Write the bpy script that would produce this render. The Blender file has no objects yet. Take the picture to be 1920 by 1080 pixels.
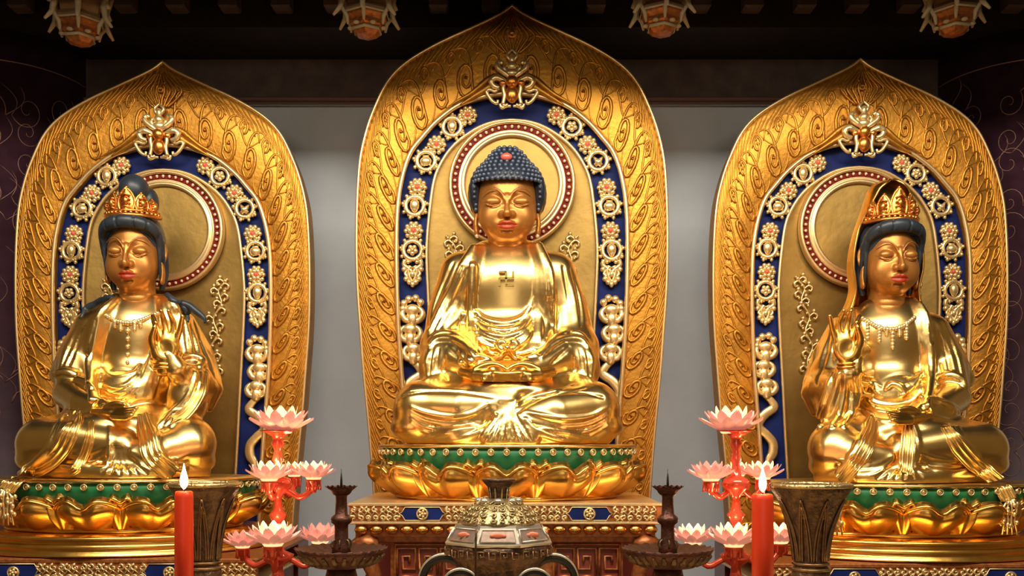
import bpy, bmesh, math, random
import numpy as np
from math import sin, cos, pi, sqrt
from mathutils import Vector
random.seed(7)
C = bpy.context.scene.collection
SC = bpy.context.scene

# ---------------------------------------------------------------- camera, world, light
F_PX = 1800.0; CAM_D = 9.0; CAM_Z = 2.2; HOR = 830.0
cam_d = bpy.data.cameras.new('camera'); cam = bpy.data.objects.new('camera', cam_d); C.objects.link(cam)
cam.location = (0, -CAM_D, CAM_Z); cam.rotation_euler = (pi/2, 0, 0)
cam_d.sensor_width = 36; cam_d.lens = 36*F_PX/1920; cam_d.shift_y = (HOR-540)/1920
cam_d.clip_end = 100
SC.camera = cam
SC.view_settings.view_transform = 'Standard'; SC.view_settings.look = 'None'
SC.view_settings.gamma = 1; SC.view_settings.use_curve_mapping = False
SC.view_settings.exposure = 0.0
w = bpy.data.worlds.new('hall_air'); SC.world = w; w.use_nodes = True
w.node_tree.nodes['Background'].inputs[0].default_value = (0.45, 0.27, 0.10, 1)
w.node_tree.nodes['Background'].inputs[1].default_value = 0.27
def area(name, loc, target, sx, sy, power, col):
    l = bpy.data.lights.new(name, 'AREA'); l.shape = 'RECTANGLE'; l.size = sx; l.size_y = sy
    l.energy = power; l.color = col
    o = bpy.data.objects.new(name, l); C.objects.link(o); o.location = loc
    o.rotation_euler = (Vector(target)-Vector(loc)).to_track_quat('-Z', 'Y').to_euler()
    return o
# the hall's open doorway far behind the camera, and the warm lamps under its roof beams
area('doorway_light', (0, -14, 3.2), (0, 0, 2.6), 5.0, 2.6, 70, (1.0, 0.9, 0.74))
area('ceiling_light', (0, -5.2, 6.9), (0, -.8, 2.2), 9.0, 1.0, 680, (1.0, 0.9, 0.72))
for lx in (-3.3, 0.0, 3.3):
    area('beam_lamp', (lx*0.95, -4.6, 5.35), (lx, -0.7, 1.9), 1.3, 0.35, 18, (1.0, 0.86, 0.62))

# ---------------------------------------------------------------- helpers
def S(y): return F_PX/(CAM_D+y)
def P(px, py, y):
    d = CAM_D+y
    return np.array(((px-960)/F_PX*d, y, CAM_Z+(HOR-py)/F_PX*d))

def empty(name, loc, label, cat, group=None):
    o = bpy.data.objects.new(name, None); C.objects.link(o); o.location = tuple(loc)
    o.empty_display_size = .1
    o['label'] = label; o['category'] = cat
    if group: o['group'] = group
    return o
def root_off(p):
    off = Vector((0, 0, 0))
    while p is not None:
        off += p.location; p = p.parent
    return off
def mk(name, vf, mat, parent=None, smooth=True, label=None, kind=None, cat=None, group=None, col=None, local=False):
    """vertices in world metres; stored relative to the parent chain unless local"""
    v, f = vf
    v = np.asarray(v, dtype=np.float64)
    if parent is not None and not local:
        o_ = root_off(parent); v = v - np.array(o_)
    me = bpy.data.meshes.new(name)
    me.from_pydata([tuple(a) for a in v.tolist()], [], f.tolist() if hasattr(f, 'tolist') else f)
    if smooth: me.polygons.foreach_set('use_smooth', [True]*len(me.polygons))
    if col is not None:
        ca = me.color_attributes.new('paint', 'FLOAT_COLOR', 'POINT')
        ca.data.foreach_set('color', np.asarray(col, dtype=np.float32).ravel())
    me.update()
    if mat: me.materials.append(mat)
    o = bpy.data.objects.new(name, me); C.objects.link(o)
    if parent is not None: o.parent = parent
    if label: o['label'] = label
    if kind: o['kind'] = kind
    if cat: o['category'] = cat
    if group: o['group'] = group
    return o
def copy_tree(o, parent=None):
    c = o.copy(); C.objects.link(c); c.parent = parent
    for ch in list(o.children): copy_tree(ch, c)
    return c

class MB:
    def __init__(s): s.v = []; s.f = []; s.n = 0
    def add(s, v, f):
        v = np.asarray(v, dtype=float); s.v.append(v)
        n = s.n; s.f.extend([tuple(i+n for i in q) for q in f]); s.n += len(v)
        return s
    def get(s): return (np.concatenate(s.v), s.f)
    def build(s, name, mat, parent=None, **k): return mk(name, s.get(), mat, parent, **k)
    def box(s, x0, x1, y0, y1, z0, z1, b=0.0):
        if b <= 0:
            v = [(x, y, z) for x in (x0, x1) for y in (y0, y1) for z in (z0, z1)]
            f = [(0,1,3,2),(4,6,7,5),(0,4,5,1),(2,3,7,6),(0,2,6,4),(1,5,7,3)]
            return s.add(v, f)
        v = []; f = []
        for (zz, i) in ((z0, b), (z0+b, 0), (z1-b, 0), (z1, b)):
            v += [(x0+i, y0+i, zz), (x1-i, y0+i, zz), (x1-i, y1-i, zz), (x0+i, y1-i, zz)]
        for r in range(3):
            for k in range(4):
                a = r*4+k; c = r*4+(k+1) % 4
                f.append((a, c, c+4, a+4))
        f.append((3,2,1,0)); f.append((12,13,14,15))
        return s.add(v, f)
    def ell(s, c, r, nu=14, nv=9, rot=None):
        v = []; f = []
        for j in range(nv+1):
            th = pi*j/nv
            for i in range(nu):
                ph = 2*pi*i/nu
                v.append((sin(th)*cos(ph)*r[0], sin(th)*sin(ph)*r[1], cos(th)*r[2]))
        v = np.array(v)
        if rot is not None: v = v @ np.array(rot).T
        v += np.array(c)
        for j in range(nv):
            for i in range(nu):
                a = j*nu+i; b = j*nu+(i+1) % nu
                f.append((a, a+nu, b+nu, b))
        return s.add(v, f)
    def tube(s, pts, rad, n=8, flat=1.0, cap=True, up=(0, -1, 0)):
        pts = np.asarray(pts, float); m = len(pts)
        if np.isscalar(rad): rad = np.full(m, rad)
        rad = np.interp(np.linspace(0, 1, m), np.linspace(0, 1, len(rad)), rad)
        T = np.gradient(pts, axis=0); T /= np.linalg.norm(T, axis=1)[:, None]+1e-9
        U = np.array(up, float)
        v = []
        for i in range(m):
            A = np.cross(T[i], U); la = np.linalg.norm(A)
            if la < 1e-3: A = np.cross(T[i], (0.3, 0.2, 1)); la = np.linalg.norm(A)
            A /= la; B = np.cross(A, T[i])
            for k in range(n):
                a = 2*pi*k/n
                v.append(pts[i]+rad[i]*(cos(a)*A+flat*sin(a)*B))
        f = []
        for i in range(m-1):
            for k in range(n):
                a = i*n+k; b = i*n+(k+1) % n
                f.append((a, b, b+n, a+n))
        if cap:
            f.append(tuple(range(n-1, -1, -1))); f.append(tuple((m-1)*n+k for k in range(n)))
        return s.add(v, f)
    def lathe(s, c, prof, n=32, sx=1.0, sy=1.0, fn=None, a0=0.0):
        """prof: list of (r, z)"""
        v = []; f = []
        for j, (r, z) in enumerate(prof):
            for i in range(n):
                a = a0+2*pi*i/n
                q = fn(a, j, r, z) if fn else (r, z)
                v.append((c[0]+q[0]*cos(a)*sx, c[1]+q[0]*sin(a)*sy, c[2]+q[1]))
        for j in range(len(prof)-1):
            for i in range(n):
                a = j*n+i; b = j*n+(i+1) % n
                f.append((a, b, b+n, a+n))
        f.append(tuple(range(n-1, -1, -1))); m = (len(prof)-1)*n
        f.append(tuple(m+k for k in range(n)))
        return s.add(v, f)
    def grid(s, G, close=False):
        """G: array (a, b, 3)"""
        a, b, _ = G.shape; f = []
        for i in range(a-1):
            for j in range(b-1):
                q = i*b+j; f.append((q, q+1, q+b+1, q+b))
        return s.add(G.reshape(-1, 3), f)

def cat_rom(pts, n=8):
    p = np.asarray(pts, float); q = np.vstack([2*p[0]-p[1], p, 2*p[-1]-p[-2]]); out = []
    for i in range(len(p)-1):
        a, b, c, d = q[i:i+4]
        for t in np.arange(n)/n:
            out.append(.5*((2*b)+(-a+c)*t+(2*a-5*b+4*c-d)*t*t+(-a+3*b-3*c+d)*t**3))
    out.append(p[-1]); return np.array(out)
def resample(p, n):
    p = np.asarray(p, float); L = np.concatenate([[0], np.cumsum(np.linalg.norm(np.diff(p, axis=0), axis=1))])
    t = np.linspace(0, L[-1], n)
    return np.stack([np.interp(t, L, p[:, k]) for k in range(p.shape[1])], 1)

# ---------------------------------------------------------------- implicit sculpting
class Vol:
    def __init__(s, lo, hi, h):
        s.lo = np.array(lo, float); s.h = h
        s.n = np.ceil((np.array(hi)-s.lo)/h).astype(int)+1
        s.F = np.full(s.n, 9.0, dtype=np.float32)
    def copy(s):
        c = Vol.__new__(Vol); c.lo = s.lo; c.h = s.h; c.n = s.n; c.F = s.F.copy(); return c
    def sub(s, lo, hi):
        a = np.clip(np.floor((np.array(lo)-s.lo)/s.h).astype(int), 0, s.n-1)
        b = np.clip(np.ceil((np.array(hi)-s.lo)/s.h).astype(int)+1, 1, s.n)
        if np.any(b <= a): return None
        sl = tuple(slice(a[i], b[i]) for i in range(3))
        ax = [(s.lo[i]+s.h*np.arange(a[i], b[i])).astype(np.float32) for i in range(3)]
        return sl, ax[0][:, None, None], ax[1][None, :, None], ax[2][None, None, :]
    def comb(s, sl, D, k, mode):
        F = s.F[sl]
        if mode == 'sub': D = -D
        if k > 0:
            hh = np.maximum(k-np.abs(F-D), 0)/k; m = hh*hh*k*.25
        else: m = 0
        s.F[sl] = (np.minimum(F, D)-m) if mode == 'add' else (np.maximum(F, D)+m)
    def ell(s, c, r, k=.05, mode='add', rot=None):
        c = np.array(c, float); r = np.array(r, float)
        R = (np.full(3, r.max()) if rot is not None else r)+k+3*s.h
        q = s.sub(c-R, c+R)
        if q is None: return
        sl, X, Y, Z = q; X = X-c[0]; Y = Y-c[1]; Z = Z-c[2]
        if rot is not None:
            M = np.array(rot).T
            X, Y, Z = (M[i][0]*X+M[i][1]*Y+M[i][2]*Z for i in range(3))
        k0 = np.sqrt((X/r[0])**2+(Y/r[1])**2+(Z/r[2])**2)
        k1 = np.sqrt((X/r[0]**2)**2+(Y/r[1]**2)**2+(Z/r[2]**2)**2)+1e-6
        s.comb(sl, k0*(k0-1)/k1, k, mode)
    def chain(s, pts, rad, k=.05, mode='add', flat=None):
        """flat: (sx,sy,sz) divides the offset, >1 makes the rope wider on that axis"""
        pts = np.asarray(pts, float); m = len(pts)
        rad = np.atleast_1d(rad)
        rad = np.interp(np.linspace(0, 1, m), np.linspace(0, 1, len(rad)), rad)
        fl = np.ones(3) if flat is None else np.array(flat, float)
        mg = rad.max()*fl.max()+k+3*s.h
        q = s.sub(pts.min(0)-mg, pts.max(0)+mg)
        if q is None: return
        sl, X, Y, Z = q
        off = np.array([a.start for a in sl])
        D = np.full(s.F[sl].shape, 9.0, dtype=np.float32)
        for i in range(max(1, m-1)):
            a = pts[i]; b = pts[min(i+1, m-1)]; ra, rb = rad[i], rad[min(i+1, m-1)]
            qq = s.sub(np.minimum(a, b)-mg, np.maximum(a, b)+mg)
            if qq is None: continue
            sl2, X, Y, Z = qq
            ls = tuple(slice(sl2[j].start-off[j], sl2[j].stop-off[j]) for j in range(3))
            u = (b-a)/fl; L2 = float(u@u)+1e-9
            x = (X-a[0])/fl[0]; y = (Y-a[1])/fl[1]; z = (Z-a[2])/fl[2]
            t = np.clip((x*u[0]+y*u[1]+z*u[2])/L2, 0, 1)
            d = np.sqrt((x-t*u[0])**2+(y-t*u[1])**2+(z-t*u[2])**2)-(ra+(rb-ra)*t)
            D[ls] = np.minimum(D[ls], d)
        s.comb(sl, D, k, mode)
    def cut_below(s, z):
        zz = s.lo[2]+s.h*np.arange(s.n[2]); s.F = np.maximum(s.F, (z-zz)[None, None, :].astype(np.float32))
    def hit(s, pxs, y0=-2.6, y1=0.0):
        """first surface met by the line of sight of each pixel (traced pixel -> point on the real surface)"""
        out = []; ys = np.arange(y0, y1, s.h*.5)
        for (px, py) in pxs:
            d = CAM_D+ys
            p = np.stack([(px-960)/F_PX*d, ys, CAM_Z+(HOR-py)/F_PX*d], 1)
            i = np.round((p-s.lo)/s.h).astype(int)
            ok = np.all((i >= 0) & (i < s.n), axis=1)
            v = np.full(len(ys), 9.0); ii = i[ok]; v[ok] = s.F[ii[:, 0], ii[:, 1], ii[:, 2]]
            w_ = np.where(v < 0)[0]
            out.append(p[w_[0]] if len(w_) else None)
        good = [o for o in out if o is not None]
        if not good: return None
        last = good[0]; res = []
        for o in out:
            if o is None: continue
            res.append(o)
        return np.array(res)
    def hitf(s, pxs, yd=-.72):
        out = []
        for p in pxs:
            h = s.hit([p]); out.append(P(p[0], p[1], yd) if h is None else h[0])
        out = np.array(out); y = out[:, 1]
        for _ in range(4): y[1:-1] = (y[:-2]+2*y[1:-1]+y[2:])/4
        return out
    def stroke(s, pxs, r, k=.02, mode='add', sink=.35, n=5, T=None, flat=None):
        """a fold: a rope laid along the surface (or cut into it)"""
        pp = cat_rom(pxs, n)
        if T: pp = np.array([T(a) for a in pp])
        h = s.hit(pp)
        if h is None or len(h) < 2: return
        # drop sudden jumps in depth, then smooth
        y = h[:, 1].copy()
        for _ in range(3): y[1:-1] = (y[:-2]+2*y[1:-1]+y[2:])/4
        h[:, 1] = y
        r = np.asarray(r, float)*(1.3 if mode == 'add' else 1.35); k = k*.6
        rm = float(np.mean(r))
        h[:, 1] += rm*sink*(1 if mode == 'add' else -1)
        s.chain(h, r, k, mode, flat)
    def mesh(s):
        F = s.F; sg = F < 0
        c = np.zeros(s.n-1, dtype=np.int8)
        for dx in (0, 1):
            for dy in (0, 1):
                for dz in (0, 1):
                    c += sg[dx:s.n[0]-1+dx, dy:s.n[1]-1+dy, dz:s.n[2]-1+dz]
        idx = np.argwhere((c > 0) & (c < 8)); N = len(idx)
        gid = np.full(s.n-1, -1, dtype=np.int32); gid[idx[:, 0], idx[:, 1], idx[:, 2]] = np.arange(N)
        cs = [(0,0,0),(1,0,0),(0,1,0),(1,1,0),(0,0,1),(1,0,1),(0,1,1),(1,1,1)]
        val = [F[idx[:, 0]+a, idx[:, 1]+b, idx[:, 2]+d] for a, b, d in cs]
        pos = np.zeros((N, 3)); cnt = np.zeros(N)
        for a, b in ((0,1),(2,3),(4,5),(6,7),(0,2),(1,3),(4,6),(5,7),(0,4),(1,5),(2,6),(3,7)):
            fa, fb = val[a], val[b]; cr = (fa < 0) != (fb < 0)
            t = np.where(cr, fa/np.where(fa-fb == 0, 1, fa-fb), 0)
            p = np.array(cs[a])+t[:, None]*(np.array(cs[b])-np.array(cs[a]))
            pos += p*cr[:, None]; cnt += cr
        pos = (idx+pos/cnt[:, None])*s.h+s.lo
        faces = []
        for ax in range(3):
            sl0 = [slice(1, -1)]*3; sl1 = [slice(1, -1)]*3
            sl0[ax] = slice(0, -1); sl1[ax] = slice(1, None)
            A = sg[tuple(sl0)]; B = sg[tuple(sl1)]
            e = np.argwhere(A != B)
            if len(e) == 0: continue
            inside = A[e[:, 0], e[:, 1], e[:, 2]]
            e = e.copy()
            for k_ in range(3):
                if k_ != ax: e[:, k_] += 1
            u, v = [(1, 2), (2, 0), (0, 1)][ax]
            def g(du, dv):
                q = e.copy(); q[:, u] -= du; q[:, v] -= dv
                return gid[q[:, 0], q[:, 1], q[:, 2]]
            Q = np.stack([g(1, 1), g(0, 1), g(0, 0), g(1, 0)], 1)
            Q[~inside] = Q[~inside][:, ::-1]
            faces.append(Q)
        Fc = np.concatenate(faces); Fc = Fc[(Fc >= 0).all(1)]
        # two light smoothing passes
        for _ in range(2):
            acc = np.zeros_like(pos); n_ = np.zeros(N)
            for a, b in ((0, 1), (1, 2), (2, 3), (3, 0)):
                np.add.at(acc, Fc[:, a], pos[Fc[:, b]]); np.add.at(n_, Fc[:, a], 1)
            m = n_ > 0; pos[m] = pos[m]*.5+.5*acc[m]/n_[m][:, None]
        return pos, Fc

# ---------------------------------------------------------------- materials
def mat(name, col, rough=.5, metal=0., noise=0., nscale=8., bump=0., bscale=40., spec=.5, emit=None, es=0., vcol=False, coat=0., sss=0., trans=0., alpha=1., col2=None):
    m = bpy.data.materials.new(name); m.use_nodes = True; nt = m.node_tree; b = nt.nodes['Principled BSDF']
    b.inputs['Base Color'].default_value = (*col, 1); b.inputs['Roughness'].default_value = rough
    b.inputs['Metallic'].default_value = metal; b.inputs['Specular IOR Level'].default_value = spec
    b.inputs['Coat Weight'].default_value = coat; b.inputs['Coat Roughness'].default_value = .15
    if trans: b.inputs['Transmission Weight'].default_value = trans
    if sss:
        b.inputs['Subsurface Weight'].default_value = sss; b.inputs['Subsurface Radius'].default_value = (.05, .02, .01)
    if emit: b.inputs['Emission Color'].default_value = (*emit, 1); b.inputs['Emission Strength'].default_value = es
    tc = nt.nodes.new('ShaderNodeTexCoord')
    last = None
    if noise > 0 or col2:
        n = nt.nodes.new('ShaderNodeTexNoise'); n.inputs['Scale'].default_value = nscale; n.inputs['Detail'].default_value = 6
        nt.links.new(tc.outputs['Object'], n.inputs['Vector'])
        mx = nt.nodes.new('ShaderNodeMix'); mx.data_type = 'RGBA'
        c2 = col2 if col2 else tuple(c*(1-noise) for c in col)
        mx.inputs['A'].default_value = (*col, 1); mx.inputs['B'].default_value = (*c2, 1)
        rp = nt.nodes.new('ShaderNodeMapRange'); rp.inputs['From Min'].default_value = .35; rp.inputs['From Max'].default_value = .68
        nt.links.new(n.outputs['Fac'], rp.inputs['Value']); nt.links.new(rp.outputs['Result'], mx.inputs['Factor'])
        last = mx.outputs['Result']; nt.links.new(last, b.inputs['Base Color'])
    if vcol:
        at = nt.nodes.new('ShaderNodeAttribute'); at.attribute_name = 'paint'
        mx = nt.nodes.new('ShaderNodeMix'); mx.data_type = 'RGBA'
        if last: nt.links.new(last, mx.inputs['A'])
        else: mx.inputs['A'].default_value = (*col, 1)
        nt.links.new(at.outputs['Color'], mx.inputs['B']); nt.links.new(at.outputs['Alpha'], mx.inputs['Factor'])
        nt.links.new(mx.outputs['Result'], b.inputs['Base Color'])
        mm = nt.nodes.new('ShaderNodeMath'); mm.operation = 'MULTIPLY_ADD'; mm.inputs[1].default_value = -metal; mm.inputs[2].default_value = metal
        nt.links.new(at.outputs['Alpha'], mm.inputs[0]); nt.links.new(mm.outputs[0], b.inputs['Metallic'])
    if bump > 0:
        n = nt.nodes.new('ShaderNodeTexNoise'); n.inputs['Scale'].default_value = bscale; n.inputs['Detail'].default_value = 4
        nt.links.new(tc.outputs['Object'], n.inputs['Vector'])
        bp = nt.nodes.new('ShaderNodeBump'); bp.inputs['Strength'].default_value = bump; bp.inputs['Distance'].default_value = .02
        nt.links.new(n.outputs['Fac'], bp.inputs['Height']); nt.links.new(bp.outputs['Normal'], b.inputs['Normal'])
    return m
M = {}
M['gold'] = mat('polished_gold_leaf', (1.0, .69, .26), .29, 1, noise=.12, nscale=5, bump=.08, bscale=9)
M['gold_b'] = mat('warm_gold_leaf', (1.0, .58, .14), .29, 1, noise=.2, nscale=6, bump=.1, bscale=12)
M['satin'] = mat('satin_gold_relief', (.62, .28, .04), .44, .85, noise=.25, nscale=4, bump=.2, bscale=30)
M['panel'] = mat('brushed_gold_panel', (.4, .25, .07), .5, .8, noise=.25, nscale=3, bump=.15, bscale=12)
M['pale'] = mat('pale_gold_relief', (1.0, .74, .36), .3, .75, noise=.15, nscale=20)
M['rim'] = mat('worn_gold_rim', (.85, .6, .3), .35, .8)
M['blue'] = mat('deep_blue_enamel', (.012, .024, .15), .55, noise=.4, nscale=3, spec=.12)
M['maroon'] = mat('maroon_lacquer', (.16, .008, .004), .55, spec=.15)
M['pearl'] = mat('pearl_bead', (.95, .75, .5), .25, .5)
M['green'] = mat('green_enamel', (.02, .2, .07), .4, noise=.3)
M['face'] = mat('matte_gilt_skin', (.56, .23, .05), .4, .6, noise=.12, nscale=3, vcol=True)
M['hair'] = mat('blue_black_hair_paint', (.012, .018, .035), .4)
M['curl'] = mat('blue_grey_curl_paint', (.06, .08, .13), .3, spec=.8)
M['hair2'] = mat('slate_blue_hair_paint', (.03, .042, .06), .4, noise=.4, nscale=10)
M['jewel'] = mat('red_jewel', (.75, .12, .08), .2, coat=.5)
M['crown'] = mat('copper_gold_crown', (.9, .36, .08), .28, .9, noise=.2)
M['bronze'] = mat('dark_bronze', (.16, .085, .05), .42, .75, noise=.5, nscale=25, bump=.4, bscale=60, col2=(.05, .03, .02))
M['bronze_v'] = mat('engraved_vase_bronze', (.2, .12, .06), .42, .7, noise=.5, nscale=18, bump=.5, bscale=45, col2=(.08, .045, .03))
M['bronze_r'] = mat('reddish_bronze', (.12, .045, .03), .4, .7, noise=.4, nscale=30, bump=.3, bscale=50)
M['brass'] = mat('aged_brass', (.62, .48, .24), .3, .85, noise=.3, nscale=22, bump=.5, bscale=50)
M['tin'] = mat('polished_pewter', (.72, .66, .55), .28, .8)
M['black'] = mat('black_iron', (.02, .015, .013), .4, .3)
M['red'] = mat('red_candle_wax', (.85, .055, .012), .4, sss=.15, spec=.5)
M['wick'] = mat('charred_wick', (.02, .01, .01), .8)
M['flame'] = mat('candle_flame', (1, .8, .4), .5, emit=(1, .66, .25), es=14)
M['lamp_red'] = mat('red_lamp_glass', (.8, .1, .05), .18, .3, coat=.5)
M['petal_p'] = mat('pink_lotus_petal', (.95, .52, .46), .35, emit=(1, .4, .3), es=.25)
M['petal_c'] = mat('lit_cream_petal', (1, .85, .55), .35, emit=(1, .72, .35), es=1.0)
M['wall'] = mat('grey_plaster', (.76, .82, .92), .85, noise=.08, nscale=2, bump=.05)
M['beam'] = mat('dark_stained_beam', (.12, .075, .06), .6, noise=.4, nscale=6)
M['wood'] = mat('dark_ceiling_wood', (.02, .01, .008), .7, noise=.5)
M['pillar'] = mat('dark_plum_pillar', (.05, .017, .03), .4, noise=.4, nscale=6)
M['pline'] = mat('dull_gold_line', (.24, .12, .09), .45, .4)
M['floor'] = mat('dark_stone_floor', (.09, .05, .035), .3)
M['carved'] = mat('carved_red_gold_wood', (.5, .17, .05), .4, .5, noise=.5, nscale=30)
M['wine'] = mat('wine_red_lacquer', (.2, .03, .02), .35, coat=.3)
M['lantern'] = mat('lantern_panel', (.28, .15, .06), .5, noise=.3)
M['cream'] = mat('cream_carving', (.45, .36, .22), .45)
M['cloth'] = mat('red_altar_cloth', (.35, .03, .02), .8)
M['rosy'] = mat('rosy_tarnished_pewter', (.5, .36, .3), .35, .6, noise=.3, nscale=30)
M['bronze_l'] = mat('worn_light_bronze', (.34, .2, .1), .4, .8, noise=.4, nscale=30)
# ================================================================ the setting
def struct(name, vf, m, label=None, parent=None, **k):
    o = mk(name, vf, m, parent, **k)
    if parent is None: o['kind'] = 'structure'
    if label: o['label'] = label
    if parent is None and not label: pass
    return o
WY = 1.15
mb = MB().box(-9, 9, WY, WY+.2, 0, 7.4); struct('wall_back', mb.get(), M['wall'], 'grey plaster back wall behind the three shrines', smooth=False)
mb = MB().box(-9, 9, -13.5, WY+.2, -.1, 0); struct('floor', mb.get(), M['floor'], 'dark stone hall floor', smooth=False)
mb = MB().box(-9, 9, -6.8, WY+.2, 7.4, 7.55); struct('ceiling', mb.get(), M['wood'], 'dark wooden ceiling of the hall', smooth=False)
# upper wall panel (darker, slightly proud) with its thin gilt moulding
wz = lambda py, y=WY: CAM_Z+(HOR-py)/F_PX*(CAM_D+y)
mb = MB().box(-9, 9, WY-.1, WY+.05, wz(190), wz(60)); struct('trim_1', mb.get(), M['beam'], 'dark brown lintel beam across the top of the back wall', smooth=False)
mb = MB()
mb.box(-9, 9, WY-.15, WY-.1, wz(198), wz(191), .008); mb.box(-9, 9, WY-.13, WY-.1, wz(203), wz(199.5), .004)
struct('trim_2', mb.get(), M['pline'], 'thin dull gilt moulding under the dark beam', smooth=False)
mb = MB().box(-9, 9, .27, WY-.1, wz(70, .5)+.0, wz(70, .5)+.35)
struct('trim_3', mb.get(), M['wood'], 'dark wooden eave beam above the lintel', smooth=False)
br = bpy.data.objects['trim_3']
for i in range(26):
    x = -6.2+i*.5
    b = MB(); b.box(x-.09, x+.09, 0.1, .27, wz(70, .5)+.12, wz(70, .5)+.3, .02); b.box(x-.13, x+.13, -.0, .27, wz(70, .5)+.3, wz(70, .5)+.42, .02)
    b.build('bracket_block', M['beam'], br, smooth=False)
mb = MB().box(-9, 9, -1.75, -1.35, 5.84, 7.4); struct('trim_4', mb.get(), M['wood'], 'dark wooden valance beam added out of view, shading the upper wall and mandorla tops', smooth=False)  # added unseen beam, blocks the ceiling light from upper wall and mandorla tops
# round pillars, dark plum lacquer with faint gilt scrolls
def pillar(cx, name, lab, seed, side):
    R = .82; cy = 1.05
    mb = MB().lathe((cx, cy, 0), [(R*1.12, 0), (R*1.12, .25), (R, .32), (R, 7.4)], 48)
    o = struct(name, mb.get(), M['pillar'], lab)
    rr = random.Random(seed); t = MB()
    def on(a, z, e=.0): return (cx+(R+e)*sin(a), cy-(R+e)*cos(a), z)
    for zc in (wz(107, .23),):
        for dz in (0,):
            t.tube([on(a, zc+dz) for a in np.linspace(-1.6, 1.6, 40)], .008, 5)
    z = 1.6
    while z < 5.6:
        for a0 in np.arange(-1.4, 1.5, .42):
            sgn = rr.choice((-1, 1)); r0 = rr.uniform(.11, .17); zz = z+rr.uniform(-.08, .08); th0 = rr.uniform(0, 6)
            pts = []
            for q in np.linspace(0, 1, 26):
                th = th0+sgn*q*8.5; r = r0*(1-.9*q)
                pts.append(on(a0+r*cos(th)/R, zz+r*sin(th)*1.2))
            t.tube(pts, [.006, .004], 4)
            pts = [on(a0+(r0+q*.12)*cos(th0)/R+.1*sin(q*3)/R, zz+r0*sin(th0)*1.2+q*.3) for q in np.linspace(0, 1, 12)]
            t.tube(pts, [.006, .002], 4)
        z += .3
    t.build('gilt_scrollwork', M['pline'], o)
    return o
pillar(-5.28, 'pillar', 'dark plum lacquered round pillar at the left edge with faint gilt scrolls', 3, -1)
pillar(5.28, 'pillar', 'dark plum lacquered round pillar at the right edge with brighter gilt scrolls', 5, 1)

LG = ((.0, -1.33, 1.3, CAM_Z+(HOR-945)/200.0-.078), (-3.26, -1.3, 1.3, 1.356-.073), (3.25, -1.3, 1.3, 1.38-.073))
for i, (cx_, a_, b_, zt_) in enumerate(LG):
    struct('trim_%d' % (5+i), MB().box(cx_+a_, cx_+b_, -.2, .24, 0, zt_).get(), M['wine'], ('dark red ledge carrying the tallest mandorla', 'dark red ledge carrying the left mandorla', 'dark red ledge carrying the right mandorla')[i], smooth=False)
# ================================================================ mandorlas
ZB = 945.0; U = 1/200.0
OUT = cat_rom([(255,960),(259,892),(267,797),(276,703),(281,640),(287,560),(289.5,500),(290,430),(288,360),(283,300),(272,250),(257,207),(233,158),(200,123),(147,90),(84,60),(43,41),(18,28),(0,14)], 8)
BAND = cat_rom([(190,960),(194,860),(199,780),(205,702),(211,620),(214,540),(215,470),(213,395),(205,340),(190,293),(168,263),(140,232),(103,204),(67,190),(33,182),(0,179)], 8)
PAN = cat_rom([(132,960),(140,860),(146,760),(151,660),(156,570),(159,500),(159,455),(154,395),(146,340),(133,307),(113,278),(88,256),(58,238),(30,229),(0,226)], 8)
NT = 150
OUT, BAND, PAN = (resample(a, NT) for a in (OUT, BAND, PAN))
def L3(hx, py, y): return np.array((hx*U, y, (ZB-py)*U))
def both(A):  # left side bottom..apex..right side bottom, as (x,py)
    l = A.copy(); l[:, 0] *= -1
    return np.vstack([l, A[::-1][1:]])
OB, BB, PB = both(OUT), both(BAND), both(PAN)

def border_pt(a, v, e=0.0):
    """a: 0..1 along one side from the bottom to the apex, v: 0 inner .. 1 outer, on the front face"""
    i = np.clip(a, 0, 1)*(NT-1); k = int(min(i, NT-2)); f = i-k
    I = BAND[k]*(1-f)+BAND[k+1]*f; O = OUT[k]*(1-f)+OUT[k+1]*f
    p = I*(1-v)+O*v
    y = -.05-.03*sin(pi*np.clip(v, 0, 1))-e
    return p[0], p[1], y

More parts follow.
